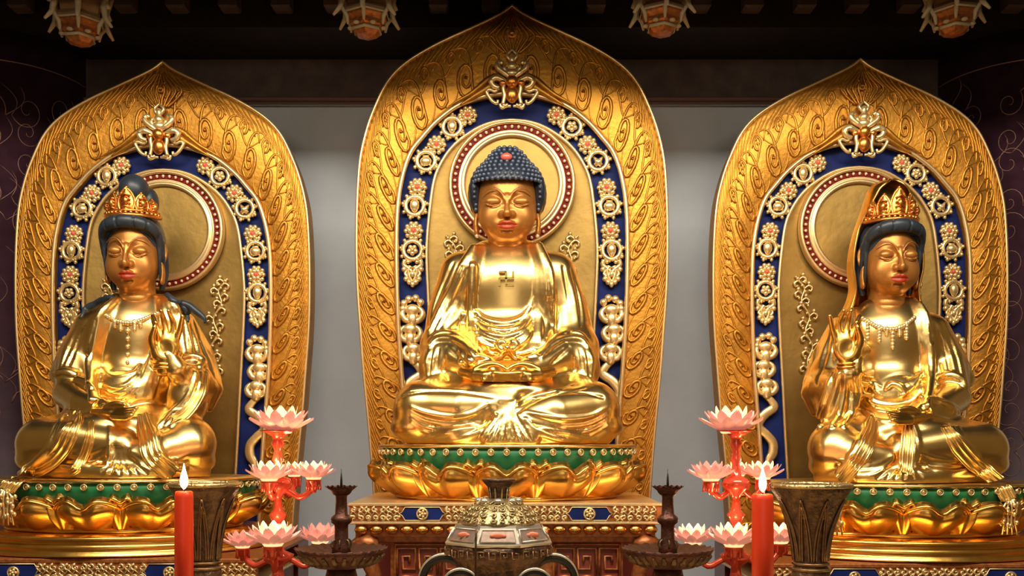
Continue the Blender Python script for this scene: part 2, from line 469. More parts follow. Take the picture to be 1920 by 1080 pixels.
def build_mandorla():
    root = empty('mandorla', (0, 0, CAM_Z+(HOR-ZB)*U), 'x', 'halo screen')
    # border: front surface, rim and back
    nv = 12; G = []
    for i in range(len(OB)):
        row = [(OB[i][0]*U, .22, (ZB-OB[i][1])*U), (OB[i][0]*U, -.03, (ZB-OB[i][1])*U)]
        for j in range(nv+1):
            v = 1-j/nv; p = BB[i]*(1-v)+OB[i]*v
            row.append((p[0]*U, -.05-.03*sin(pi*v), (ZB-p[1])*U))
        row.append((BB[i][0]*U, .22, (ZB-BB[i][1])*U)); row.append(row[0])
        G.append(row)
    MB().grid(np.array(G)).build('flame_border', M['satin'], root, local=True)
    bd = root.children[0]
    # scroll relief of the flame border
    T = MB(); rr = random.Random(11)
    Lside = np.linalg.norm(np.diff(OUT*.5+BAND*.5, axis=0), axis=1).sum()  # px
    def put(poly, rad, mir):
        """poly in (a_px along, v_px across of ~75)"""
        pts = []
        for a, b in poly:
            aa = a/Lside
            if aa > 1.0: continue
            k = min(max(aa, 0), 1)*(NT-1); k = int(k)
            W_ = np.linalg.norm(OUT[k]-BAND[k])
            x, py, y = border_pt(aa, min(max(b/75.0, .03), .97)); 
            pts.append((mir*x*U, y, (ZB-py)*U))
        if len(pts) > 2: T.tube(np.array(pts), rad, 5, flat=1.0)
    def spiral(a0, b0, R, turns, d, th0, tail=None):
        pts = []
        for q in np.linspace(0, 1, int(14*turns)):
            th = th0+d*2*pi*turns*q; r = R*(.12+.88*q)
            pts.append((a0+r*cos(th), b0+r*sin(th)))
        if tail: 
            e = pts[-1]; tl = cat_rom([e]+[(a0+x, b0+y) for x, y in tail], 6)[1:]
            pts += [tuple(t) for t in tl]
        return pts
    for mir in (-1, 1):
        a = 20; k = 0
        while a < Lside+10:
            big = rr.uniform(17, 20)
            put(spiral(a, 24, big, 1.8, 1, .4, [(6, 26), (-22, 36), (-52, 30)]), [.006, .02, .014, .004], mir)
            put(spiral(a+27, 50, 10, 1.4, -1, 2.4, [(-14, -14), (-34, -4), (-48, 12)]), [.005, .014, .01, .004], mir)
            put([(a, 24), (a+.5, 25), (a+1, 24)], .022, mir); put([(a+27, 50), (a+27.5, 50), (a+28, 50)], .014, mir)
            for q in range(4):
                o_ = q*13
                put(cat_rom([(a-12+o_, 48+q*2), (a+2+o_, 60), (a+18+o_, 65), (a+36+o_, 73)], 4), [.008, .010, .003], mir)
            put(cat_rom([(a+6, 6), (a+20, 4), (a+33, 9), (a+42, 22)], 4), [.004, .009, .004], mir)
            a += 55; k += 1
    # apex flames
    for mir in (-1, 1):
        for s_ in (0, 9, 18, 28):
            pl = cat_rom([(s_*.4+2, 108), (s_+3, 92), (s_*1.2+8, 75), (s_*.8+3, 58), (s_*.3, 40)], 5)
            T.tube([(mir*x*U, -.1, (ZB-y)*U) for x, y in pl], [.012, .011, .004], 5)
        pl = [(mir*(9*(1-q))*cos(2+q*8)*U+mir*0, -.1, (ZB-72+9*(1-q)*sin(2+q*8))*U) for q in np.linspace(0, 1, 20)]
        T.tube(pl, [.012, .008], 5)
    T.build('scroll_relief', M['satin'], bd, local=True)
    # mouldings
    for nm, A, y, r, m in (('outer_rim', OB, -.045, .015, 'rim'), ('inner_rim', BB, -.07, .022, 'rim'), ('panel_rim', PB, -.015, .017, 'rim')):
        t = MB(); t.tube([(p[0]*U, y, (ZB-p[1])*U) for p in A], r, 8); t.build(nm, M[m], root, local=True)
    # raised ogee lip running up to the crest
    for mir in (-1, 1):
        t = MB()
        pl = cat_rom([(118,206),(100,196),(78,184),(60,170),(46,158),(30,150)], 6)
        t.tube([(mir*x*U, -.1, (ZB-y)*U) for x, y in pl], [.004, .02, .03, .03], 8)
        pl = cat_rom([(96,204),(70,188),(50,176),(34,166)], 6)
        t.tube([(mir*x*U, -.1, (ZB-y)*U) for x, y in pl], [.01, .03, .045], 8)
        t.build('crest_lip', M['satin'], root, local=True)
    # blue band
    G = np.array([[(BB[i][0]*U, .03, (ZB-BB[i][1])*U), (PB[i][0]*U, .03, (ZB-PB[i][1])*U)] for i in range(len(PB))])
    MB().grid(G).build('blue_band', M['blue'], root, smooth=False, local=True)
    # gold back panel, gently dished
    G = []
    for i in range(NT):
        hw, py = PAN[i]
        G.append([(hw*u*U, .02+.06*(1-u*u), (ZB-py)*U) for u in np.linspace(-1, 1, 15)])
    MB().grid(np.array(G)).build('back_panel', M['panel'], root, local=True)
    # halo
    hc = np.array((0, 0, (ZB-346)*U))
    def ring(R0, R1, y0, prof, m, nm, par):
        t = MB(); v = []; n = 96
        P_ = []
        for i in range(n+1):
            a = 2*pi*i/n; row = []
            for (rr_, yy) in prof: row.append((rr_*U*cos(a), yy, hc[2]+rr_*U*sin(a)))
            P_.append(row)
        t.grid(np.array(P_)[:, ::-1]); return t.build(nm, M[m], par, local=True)
    disc = ring(0, 0, 0, [(0, .0), (50, -.004), (88, -.006)], 'panel', 'halo_disc', root)
    ring(0, 0, 0, [(100, -.012), (113, -.012)], 'maroon', 'bead_channel', disc)
    ring(0, 0, 0, [(87, .0), (87, -.03), (89, -.045), (93, -.05), (95, -.035), (98, -.035), (100, -.04), (101, -.01)], 'rim', 'inner_ring', disc)
    ring(0, 0, 0, [(112, -.01), (113, -.045), (116, -.05), (119, -.03), (119, .03)], 'rim', 'outer_ring', disc)
    t = MB()
    for i in range(54):
        a = 2*pi*(i+.5)/54
        t.ell((107*U*cos(a), -.03, hc[2]+107*U*sin(a)), (.016, .016, .016), 8, 5)
    o = t.build('pearl_beads', M['pearl'], disc, local=True); o['kind'] = 'stuff'
    # crest ornament
    cr = MB()
    def q(x, y, e=-.14): return (x*U, e, (ZB-y)*U)
    for mir in (-1, 1):
        def st(pl, r, e=-.14, n=6):
            pp = cat_rom(pl, 6); cr.tube([q(mir*x, y, e) for x, y in pp], r, n)
        st([(3,158),(10,152),(17,147),(24,141),(27,134),(22,129),(17,132)], [.018, .03, .03, .026, .018], -.16)
        st([(8,150),(14,140),(10,134)], [.015, .02, .01], -.16)
        st([(10,165),(20,160),(30,157),(38,163),(34,172),(24,176)], [.02, .035, .03, .02], -.15)
        st([(24,176),(32,181),(40,178),(47,180),(44,188),(36,199),(28,203),(26,197)], [.014, .018, .018, .014], -.13)
        st([(14,160),(16,176),(14,190),(17,206)], [.02, .022, .02, .018], -.15)
        st([(17,206),(12,208),(8,205)], [.018, .014], -.14)
        st([(2,208),(10,208),(19,211),(22,204)], [.012, .016, .016], -.13)
        st([(0,128),(5,122),(9,114),(4,108),(0,104)], [.014, .02, .016, .008], -.14)
    cr.ell(q(0, 136), (.05, .05, .05)); cr.ell(q(0, 122), (.03, .03, .05)); cr.ell(q(0, 148), (.075, .05, .05))
    co = cr.build('crest_ornament', M['pale'], root, local=True)
    j = MB(); j.ell(q(0, 188, -.15), (.065, .05, .08)); j.ell(q(0, 165, -.16), (.06, .05, .06)); j.ell(q(-17, 167, -.15), (.035, .03, .035)); j.ell(q(17, 167, -.15), (.035, .03, .035))
    j.build('amber_jewel', M['crown'], co, local=True)
    # medallions on the blue band
    def medallion(cx, cy, R, kind, fl, seed):
        r_ = random.Random(seed); t = MB(); y0 = -.0
        c = lambda x, y, e=0: ((cx+x)*U, y0-e, (ZB-cy-y)*U)
        t.tube([c(R*cos(a), R*sin(a), .02) for a in np.linspace(0, 2*pi, 28)], .022, 6, cap=False)
        for i in range(9):
            a = 2*pi*i/9+.2
            b0 = (R+3)*np.array((cos(a), sin(a))); s_ = 1 if i % 2 else -1
            pts = []
            for g in np.linspace(0, 1, 9):
                th = a+pi*.5*s_+s_*g*4.2; rr2 = 5.2*(1-.5*g); pts.append(c(b0[0]+rr2*cos(th), b0[1]+rr2*sin(th), .02))
            t.tube(pts, [.022, .018, .01], 5)
            t.ell(c((R+6.5)*cos(a+.33), (R+6.5)*sin(a+.33), .02), (.02, .02, .02), 6, 4)
        o = t.build('medallion', M['pale'], root, local=True)
        e = MB()
        if kind == 0:
            e.ell(c(0, -1, .03), (.045, .035, .06)); e.ell(c(0, 7, .03), (.03, .025, .03)); e.tube([c(-8, -6, .02), c(0, -10, .03), c(8, -6, .02)], .012, 5)
        elif kind == 1:
            for i in range(5):
                a = pi/2+2*pi*i/5; e.ell(c(6*cos(a), 6*sin(a), .03), (.024, .02, .024), 8, 5)
            e.ell(c(0, 0, .045), (.02, .02, .02), 8, 5)
        elif kind == 2:
            e.ell(c(0, 1, .03), (.055, .035, .045)); e.tube([c(-9, 6, .02), c(-3, 9, .04), c(3, 5, .04), c(9, 8, .02)], .012, 5); e.tube([c(-6, -8, .02), c(6, -8, .02)], .014, 5)
        else:
            e.tube([c(-8, -7, .02), c(-2, 2, .04), c(6, 9, .03)], [.01, .025, .02], 6); e.tube([c(8, -7, .02), c(2, 2, .04), c(-6, 9, .03)], [.01, .025, .02], 6)
        e.build('emblem', M['pale'], o, local=True)
        f = MB(); fx, fy = fl
        g = lambda x, y, e=0: ((fx+x)*U, y0-e, (ZB-fy-y)*U)
        for ringr, nn, rad in ((14.5, 10, .023), (7.5, 6, .024)):
            for i in range(nn):
                a = 2*pi*i/nn; f.ell(g(ringr*cos(a), ringr*sin(a), .02 if ringr > 8 else .035), (rad, rad, rad), 7, 5)
        for i in range(5):
            a = 2*pi*i/5+.5; f.tube([g(4*cos(a), 4*sin(a), .03), g(11*cos(a+.5), 11*sin(a+.5), .03), g(17*cos(a+.3), 17*sin(a+.3), .015)], [.016, .018, .01], 5)
        fo = f.build('rosette', M['pale'], root, local=True)
        MB().ell(g(0, 0, .04), (.022, .022, .022), 8, 6).build('red_stone', M['jewel'], fo, local=True)
    meds = [((112, 239), (83, 218)), ((161, 303), (141, 273)), ((182, 387), (177, 353)), ((186, 470), (184, 434))]
    for mi, mir in enumerate((-1, 1)):
        for i, (c_, f_) in enumerate(meds):
            medallion(mir*c_[0], c_[1], 17, (0, 2, 0, 1)[i] if mir < 0 else (1, 3, 2, 0)[i], (mir*f_[0], f_[1]), i+mi*9)
        # scroll tail under the last medallion
        t = MB()
        z = lambda x, y, e=.02: (mir*(186+x)*U, -e, (ZB-y)*U)
        for s_ in (-1, 1):
            t.tube([z(s_*x, y) for x, y in cat_rom([(14,488),(16,498),(8,504),(2,512),(8,520),(14,514),(10,508)], 5)], [.026, .022, .012], 5)
            t.tube([z(s_*x, y) for x, y in cat_rom([(3,500),(8,510),(4,524),(1,530)], 5)], [.026, .016], 5)
            for x, y in ((12, 524), (6, 530), (16, 506)): t.ell(z(s_*x, y), (.028, .028, .028), 7, 5)
        t.ell(z(0, 534), (.022, .02, .03)); t.ell(z(0, 515, .03), (.025, .02, .03))
        t.build('scroll_pendant', M['pale'], root, local=True)
        # cloud and ribbon below
        t = MB()
        for x, y in ((-16, 570), (-7, 562), (6, 560), (15, 568), (-18, 580)): t.ell(z(x*-1, y, .03), (.038, .03, .038), 8, 6)
        for k_, (cy_, dx, sc) in enumerate(((592, 0, 1.0), (628, 4, 1.0), (664, -2, .95))):
            for s_ in (-1, 1):
                pl = cat_rom([(2,-16),(14,-12),(19,-2),(14,8),(4,10),(1,3),(6,-1),(9,3)], 5)
                t.tube([z(dx+s_*x*sc, cy_+y*sc, .03) for x, y in pl], [.018, .034, .03, .018], 6)
            t.ell(z(dx, cy_-10, .035), (.07, .035, .055)); t.ell(z(dx, cy_+8, .035), (.055, .035, .07))
        pl = cat_rom([(2,676),(-12,690),(-16,702),(0,714),(12,728),(13,742),(-2,756),(-14,772),(-14,792),(-6,808),(-8,830)], 7)
        t.tube([z(x, y, .03) for x, y in pl], [.03, .045, .05, .045, .05, .03], 8, flat=.35)
        t.build('cloud_ribbon', M['pale'], root, local=True)
        # flower spray on the panel
        t = MB(); zz = lambda x, y, e=-.02: (mir*x*U, -e, (ZB-y)*U)
        stem = cat_rom([(96,640),(100,610),(90,580),(104,550),(96,520),(112,490),(106,465),(118,448)], 6)
        stem[:, 0] -= 0
        t.tube([zz(x, y) for x, y in stem], .009, 5)
        for i, (x, y) in enumerate(stem[::3]):
            s_ = 1 if i % 2 else -1
            pl = cat_rom([(x, y), (x+s_*8, y-6), (x+s_*15, y-2), (x+s_*13, y+5), (x+s_*8, y+3)], 4)
            t.tube([zz(a, b) for a, b in pl], [.008, .014, .008], 5); t.ell(zz(x+s_*9, y-11), (.02, .02, .02), 7, 5); t.ell(zz(x-s_*5, y-6), (.014, .014, .014), 6, 4)
        t.build('flower_spray', M['pale'], root, local=True)
    return root
man = build_mandorla()
man['label'] = 'tallest pointed gold mandorla screen with blue band, behind the central statue'
ml = copy_tree(man); ml.location = (-3.26, 0, 1.356); ml.scale = (.945,)*3
ml['label'] = 'pointed gold mandorla screen with blue band, behind the left statue with the bare topknot'
mr = copy_tree(man); mr.location = (3.25, 0, 1.38); mr.scale = (.945,)*3
mr['label'] = 'pointed gold mandorla screen with blue band, behind the right veiled statue'
# ================================================================ heads (local unit = half a face width; eyes at z 0, face towards -y)
HU = 0.262
def head_volume(h=.024):
    v = Vol((-1.35, -1.5, -2.05), (1.35, 1.45, 1.2), h)
    v.ell((0, .25, .25), (.98, 1.12, 1.1), 0)
    v.ell((0, -.08, -.35), (.93, .86, .85), .3)
    v.ell((0, -.22, -.72), (.68, .66, .52), .25)
    v.ell((0, -.62, -.96), (.24, .22, .16), .22)
    for s in (-1, 1):
        v.ell((s*.5, -.55, -.52), (.34, .3, .36), .3)           # cheeks
        v.ell((s*.44, -.93, .0), (.33, .13, .17), .12, 'sub')    # sockets
        # brow arch, flowing into the nose
        pts = cat_rom([(s*.1,-1.0,.02),(s*.16,-.98,.18),(s*.35,-.93,.33),(s*.58,-.82,.34),(s*.8,-.64,.22)], 6)
        v.chain(pts, [.03, .035, .03, .02], .11)
        v.ell((s*.45, -.80, -.03), (.26, .16, .145), .05)       # eyeball under its lid
        lid = cat_rom([(s*.2,-.91,-.06),(s*.33,-.97,-.1),(s*.48,-.965,-.12),(s*.62,-.9,-.095),(s*.74,-.8,-.03)], 6)
        v.chain(lid, [.018, .028, .026, .012], .02, 'sub')
        v.chain(lid-np.array((0, -.012, .055)), [.012, .03, .026, .012], .03)
        v.chain([(s*.14,-1.0,-.44),(s*.17,-.97,-.44)], .1, .07)  # nostril wings
        v.ell((s*.085, -1.1, -.54), (.035, .05, .03), .02, 'sub')
        # ears, long-lobed
        v.chain(cat_rom([(s*.98,.12,.3),(s*1.08,.16,.12),(s*1.07,.1,-.15),(s*1.0,.02,-.35)], 5), [.09, .1, .08], .06)
        v.chain(cat_rom([(s*1.0,.02,-.3),(s*1.03,.02,-.62),(s*1.0,.0,-.9)], 5), [.07, .1, .11], .05, flat=(.8, 1.5, 1))
        v.ell((s*1.13, -.02, .0), (.05, .1, .17), .04, 'sub')
        v.ell((s*.36, -.93, -.74), (.03, .05, .03), .05, 'sub')
    v.chain([(0,-.93,.12),(0,-1.05,-.15),(0,-1.18,-.4)], [.08, .075, .11], .08)
    v.ell((0, -1.15, -.45), (.13, .12, .09), .07)
    v.chain([(0,-1.0,-.52),(0,-1.0,-.62)], .04, .06, 'sub')     # philtrum
    v.ell((0, -.83, -.76), (.4, .2, .2), .15)
    up = cat_rom([(-.33,-.9,-.745),(-.2,-.985,-.71),(-.08,-1.045,-.675),(0,-1.04,-.695),(.08,-1.045,-.675),(.2,-.985,-.71),(.33,-.9,-.745)], 5)
    v.chain(up, [.02, .055, .07, .06, .07, .055, .02], .03)
    lo_ = cat_rom([(-.24,-.93,-.79),(-.12,-1.0,-.825),(0,-1.015,-.835),(.12,-1.0,-.825),(.24,-.93,-.79)], 5)
    v.chain(lo_, [.025, .065, .075, .065, .025], .03)
    v.chain(cat_rom([(-.36,-.9,-.755),(-.17,-1.03,-.76),(0,-1.075,-.755),(.17,-1.03,-.76),(.36,-.9,-.755)], 6), .016, .02, 'sub')
    v.chain([(-.14,-.9,-.93),(.14,-.9,-.93)], .03, .08, 'sub')
    # neck with three creases
    v.chain([(0,.22,-.9),(0,.22,-2.0)], [.64, .66, .72], .1)
    for z, r in ((-1.3, .665), (-1.48, .68), (-1.66, .7)):
        a = np.linspace(pi, 2*pi, 24)
        v.chain(np.stack([r*np.cos(a), .22+r*np.sin(a), z-.06*np.sin(-a)], 1), .018, .03, 'sub')
    return v
hv = head_volume()
HP, HF = hv.mesh()
def sm(x, a, b): 
    t = np.clip((x-a)/(b-a), 0, 1); return t*t*(3-2*t)
def paint_head(p, lip=(.42, .045, .01), brow=(.1, .03, .012)):
    n = len(p); col = np.zeros((n, 4)); x, y, z = np.abs(p[:, 0]), p[:, 1], p[:, 2]
    front = y < -.55
    # lips: the band between the two traced contours
    top = np.interp(x, [0, .08, .2, .36], [-.655, -.625, -.67, -.75]); bot = np.interp(x, [0, .15, .28, .36], [-.905, -.885, -.82, -.765])
    a = (1-sm(z, top-.015, top+.015))*sm(z, bot-.015, bot+.015)*(x < .37)*front
    # brows: thin dark arch just above the ridge
    by = np.interp(x, [.1, .2, .38, .6, .82], [.12, .29, .39, .38, .24]); th = np.interp(x, [.1, .45, .82], [.035, .045, .02])
    b = np.clip(1-np.abs(z-by)/th*.7, 0, 1)*(x > .12)*(x < .84)*front
    # lash line
    ly = np.interp(x, [.2, .33, .48, .62, .76], [-.065, -.105, -.125, -.1, -.03])
    c = np.clip(1-np.abs(z-ly)/.026, 0, 1)*(x > .2)*(x < .78)*front
    col[:, :3] = brow; col[:, 3] = np.maximum(b*.9, c*.9)
    m = a > .01; col[m, :3] = lip; col[m, 3] = a[m]
    return col
HC = paint_head(HP)
def place_head(origin, sx, sz, yaw, pitch, sy=None):
    """returns a function local -> world"""
    sy = sy or (sx+sz)/2
    cy, sy_, cp, sp = cos(yaw), sin(yaw), cos(pitch), sin(pitch)
    o = np.array(origin)
    def f(p):
        p = np.asarray(p, float)*np.array((sx, sy, sz))
        x, y, z = p[..., 0], p[..., 1], p[..., 2]
        y, z = y*cp-z*sp, y*sp+z*cp            # pitch: positive bows forward
        x, y = x*cy-y*sy_, x*sy_+y*cy
        return np.stack([x, y, z], -1)+o
    return f

def trims(root, V, items, m, T=None):
    """ropes of gold laid on the surface: list of (pixels, radius, name)"""
    for nm, pxs, r in items:
        pp = cat_rom(pxs, 6)
        if T: pp = np.array([T(a) for a in pp])
        h = V.hit(pp)
        if h is None or len(h) < 3: continue
        MB().tube(h, r, 6).build(nm, m, root)

# ================================================================ central statue
bud = empty('seated_statue', P(952, 832, -.9), 'large golden seated statue with snail curls and chest emblem, at the centre', 'statue')
def X(px, py, y): return P(px, py, y)
BV = Vol(P(715, 850, -.6)*np.array((1,0,1))+np.array((-.12,-1.75,-.03)), P(1190, 445, -.6)*np.array((1,0,1))+np.array((.1,-.25,.0)), .0095)
V = BV
V.ell(X(952,590,-.66), (.46,.30,.62), 0)
V.ell(X(952,530,-.68), (.47,.28,.30), .1)
V.ell(X(952,655,-.78), (.44,.34,.26), .12)
V.chain([X(868,512,-.66), X(952,492,-.68), X(1036,512,-.66)], [.165,.17,.165], .1)
V.chain([X(910,478,-.68), X(990,478,-.68)], .1, .1)
for a in (((862,514,-.66),(842,585,-.68),(836,650,-.78)), ((1042,514,-.66),(1064,585,-.68),(1074,650,-.78))):
    V.chain([X(*p) for p in a], [.17,.185,.2], .08)
# forearms in wide sleeves
V.chain([X(826,652,-.84), X(860,672,-1.05), X(915,694,-1.28)], [.175,.15,.1], .06)
V.chain([X(1084,652,-.84), X(1046,672,-1.05), X(990,694,-1.28)], [.175,.15,.1], .06)
V.ell(X(814,690,-.95), (.13,.2,.2), .08); V.ell(X(1096,690,-.95), (.13,.2,.2), .08)
# legs
V.chain([X(880,745,-.9), X(792,768,-1.22)], [.24,.235], .08)
V.chain([X(1022,745,-.9), X(1108,768,-1.22)], [.24,.235], .08)
V.chain([X(792,764,-1.26), X(868,766,-1.42), X(945,764,-1.45)], [.2,.17,.13], .05)
V.chain([X(1108,768,-1.26), X(1040,776,-1.45), X(960,796,-1.5)], [.21,.175,.12], .03)
V.ell(X(952,735,-1.1), (.5,.4,.14), .1)
V.ell(X(790,800,-1.2), (.25,.24,.13), .05); V.ell(X(1110,800,-1.2), (.25,.24,.13), .05)
V.ell(X(952,806,-1.25), (.62,.32,.15), .06)
V.chain([X(770,822,-1.25), X(860,816,-1.5), X(950,822,-1.56), X(1040,816,-1.5), X(1135,822,-1.25)], [.05,.09,.08,.09,.05], .05)
# hanging apron in the middle
V.chain([X(952,752,-1.48), X(948,790,-1.6), X(930,820,-1.62)], [.05,.07,.09], .03, flat=(1.3,.6,1))
V.chain([X(955,752,-1.48), X(965,790,-1.6), X(985,820,-1.62)], [.05,.06,.09], .03, flat=(1.3,.6,1))
# robe: shoulder cloths laid over the chest
st = V.stroke
def mantle(sgn, pts, r): 
    st(pts, r, .03, sink=.5)
for d in (0, 9, 18):
    st([(902-d*.8,466),(893-d*1.2,500),(882-d*1.6,545),(862-d*1.8,588),(828-d*1.2,622)], [.035,.05,.055,.05,.03], .025, sink=.4)
for d in (0, 10, 20):
    st([(998+d*.6,462),(1008+d*.9,505),(1010+d*1.1,550),(1008+d*1.3,600),(1010+d*1.3,645)], [.035,.045,.05,.045,.03], .025, sink=.4)
st([(886,500),(884,560),(884,620),(885,676)], [.03,.035,.04,.045], .015, sink=.0)
st([(868,590),(867,630),(868,676)], [.02,.03,.03], .015, sink=.1)
# sleeve mouths
for k, yy in enumerate((0, 9)):
    st([(806,640+yy),(822,628+yy),(848,628+yy),(872,640+yy),(890,662+yy)], [.02,.03,.03,.02], .02, sink=.4)
    st([(1100,640+yy),(1086,628+yy),(1060,628+yy),(1036,640+yy),(1016,662+yy)], [.02,.03,.03,.02], .02, sink=.4)
# chest hem and belly folds
for yy, dx, r in ((0,0,.024), (13,0,.02), (24,0,.022), (36,4,.02), (47,6,.022)):
    st([(893+dx*.3,586+yy),(912,600+yy),(945,607+yy*1.02),(975,598+yy),(992,578+yy*1.05),(1001-dx*.3,556+yy*1.25)], [r*.8,r,r,r*.8,r*.25], .012, sink=.15)
for yy in (658, 668):
    st([(896,yy),(925,yy+6),(950,yy+4),(975,yy+6),(1004,yy-2)], [.015,.02,.015], .012, sink=.2)
# bow of the sash
for s_ in (-1, 1):
    st([(951,648),(951+s_*10,641),(951+s_*17,648),(951+s_*10,656),(951,652)], .02, .01, sink=-.2)
    st([(951,652),(951+s_*8,664),(951+s_*16,674)], [.02,.014], .01, sink=-.1)
# drapery of upper arms: long shallow valleys
for pts in ([(866,500),(838,560),(812,620)], [(876,505),(852,562),(822,618)], [(850,492),(820,560),(803,612)],
            [(1040,500),(1046,560),(1044,620)], [(1056,500),(1066,560),(1068,625)], [(1028,505),(1030,565),(1028,630)], [(1072,505),(1086,560),(1090,610)]):
    st(pts, [.006,.014,.008], .03, 'sub', sink=.3)
for pts in ([(812,650),(806,675),(804,705)],[(822,655),(818,680),(820,712)],[(834,668),(832,690),(838,712)],[(1098,650),(1104,675),(1106,705)],[(1088,655),(1092,680),(1090,712)],[(1076,668),(1078,690),(1072,712)]):
    st(pts, [.006,.016,.01], .02, 'sub', sink=.2)
for pts in ([(845,640),(868,655),(885,672)],[(838,650),(858,668),(872,682)],[(1060,640),(1038,655),(1020,672)],[(1068,650),(1048,668),(1034,682)]):
    st(pts, [.004,.012,.006], .03, 'sub', sink=.2)
# leg folds: swags under each shin, then the hem
for yy, r in ((0,.022), (14,.018), (26,.02), (36,.014)):
    st([(772,764+yy*.8),(800,774+yy),(845,781+yy),(885,775+yy*.9),(916,757+yy*.6)], [r*.5,r,r,r*.5], .02, sink=.35)
    st([(988,773+yy*.8),(1015,779+yy),(1060,785+yy),(1105,780+yy),(1140,764+yy*.9)], [r*.5,r,r,r*.5], .02, sink=.35)
for pts in ([(757,740),(800,733),(860,734),(925,744)],[(1130,745),(1090,735),(1040,738),(1000,752),(965,775)],[(1095,727),(1040,738),(990,748)]):
    st(pts, [.008,.014,.01], .02, 'sub', sink=.25)
st([(1075,722),(1040,735),(1000,745),(968,757)], [.01,.022,.02,.01], .02, sink=.2)
for i in range(7):
    x0 = 936+i*5; x1 = 905+i*15
    st([(x0,752),(x0-1,775),((x0+x1)/2,800),(x1,826)], [.008,.014,.014,.008], .012, 'sub', sink=.2)
for pts in ([(820,826),(862,822),(905,806),(930,778)],[(1085,826),(1045,822),(1005,806),(985,786)],[(790,826),(840,812),(890,802)],[(1120,826),(1065,812),(1010,802)]):
    st(pts, [.012,.02,.012], .02, sink=.3)
V.cut_below(P(0, 833, -1.2)[2])
bp, bf = V.mesh()
body = mk('robed_body', (bp, bf), M['gold'], bud)
# head
hfn = place_head(X(951,382,-.78), HU*1.0, HU*1.03, 0, .12)
mk('head', (hfn(HP), HF[:, ::-1] if False else HF), M['face'], bud, col=HC, label='amber gilt face with red lips and lowered eyelids')
# hair cap with rows of snail curls
def capr(z):   # half width by height
    return np.interp(z, [.28,.45,.7,.95,1.12,1.3,1.5,1.66,1.76,1.8], [1.08,1.13,1.15,1.06,.93,.72,.57,.42,.24,.0])
G = []
zs = np.concatenate([np.linspace(.62, 1.7, 16), [1.75, 1.79, 1.8]])
hair = MB()
for z in zs:
    r = capr(z); G.append([(r*cos(a), .16+r*1.02*sin(a)+.05*(z-.6), z) for a in np.linspace(0, 2*pi, 41)])
G = [[(x*.8, .16+(y-.16)*.8, z+.03) for x, y, z in G[0]]]+G
hair.grid(hfn(np.array(G))[:, ::-1])
for s in (-1, 1):
    hair.tube(hfn(np.array([(s*1.0,-.1,.75),(s*1.06,-.12,.45),(s*1.05,-.1,.1),(s*1.02,-.08,-.15),(s*1.0,-.06,-.3)])), [.05,.05,.045,.03,.015], 8)
    hair.ell(hfn(np.array((s*.93,.5,.35))), (.1,.16,.2), 12, 8)
ho = hair.build('hair_cap', M['hair'], bud, label='blue-black hair of small tight curls')
cb = MB(); z = .66; row = 0
while z < 1.75:
    r = capr(z); n = max(5, int(2*pi*r/.185))
    for i in range(n):
        a = 2*pi*(i+.5*(row % 2))/n
        c = hfn(np.array((r*cos(a), .16+r*1.02*sin(a)+.05*(z-.6), z)))
        if sin(a) < .35: cb.ell(c, (.0185,.0185,.0185), 7, 5)
    z += .135 if z < 1.5 else .12; row += 1
for s in (-1, 1):
    for z in np.arange(.55, -.3, -.15):
        cb.ell(hfn(np.array((s*(1.1-.08*(z < 0)), -.18, z))), (.017,.017,.017), 7, 5)
        if z > -.05: cb.ell(hfn(np.array((s*(1.06), -.33, z+.07))), (.014,.014,.014), 7, 5)
o = cb.build('snail_curl', M['curl'], ho); o['kind'] = 'stuff'
MB().ell(hfn(np.array((-.02,-.62,1.34))), (.05,.03,.033), 14, 9).build('hair_jewel', M['jewel'], ho)
for s in (-1, 1):
    MB().ell(hfn(np.array((s*.99,-.12,-1.02))), (.018,.018,.018), 8, 6).build('ear_stud', M['pearl'], bud)
# chest emblem: hooked cross in relief, thin raised bars
eb = MB()
ec = V.hit([(949, 523)])[0]; yy = ec[1]
def ebx(x0, x1, y0, y1):
    a = P(x0, y1, yy); b = P(x1, y0, yy); eb.box(a[0], b[0], yy-.035, yy+.02, a[2], b[2], .003)
ebx(947,951,509,537); ebx(935,964,521,525)
ebx(935,949,509,512.5); ebx(949,964,533.5,537); ebx(960.5,964,509,523); ebx(935,938.5,523,537)
eb.build('chest_emblem', mat('emblem_gold', (.55,.4,.12), .3, .9), bud, smooth=False)
# hands in the lap
def hand_tube(Vh, pts, r, k=.012): Vh.chain(cat_rom(pts, 5), r, k)
HV = Vol(X(852,720,-1.25)*np.array((1,0,1))+np.array((0,-1.68,0)), X(1048,668,-1.25)*np.array((1,0,1))+np.array((0,-1.15,0)), .006)
for s in (-1, 1):
    q = lambda dx, py, y: X(951+s*dx, py, y)
    HV.chain([q(80,698,-1.28), q(55,704,-1.38), q(38,705,-1.44)], [.06,.075,.065], .03, flat=(1,1,.75))
    for i, (yo, zz) in enumerate(((0, 700), (.0, 705), (0, 710), (0, 714))):
        e = 6 if i % 2 == (s > 0) else -3
        hand_tube(HV, [q(42,zz-2+i*.3,-1.42-i*.02), q(22,zz,-1.49+.01*i), q(e+2,zz+1,-1.50+.01*i)], [.028,.026,.02])
    hand_tube(HV, [q(58,694,-1.4), q(42,686,-1.42), q(24,683,-1.44), q(9,688,-1.46), q(2.5,694,-1.46)], [.035,.03,.024,.022,.02])
a, b = HV.mesh()
mk('clasped_hands', (a, b), M['gold_b'], bud)
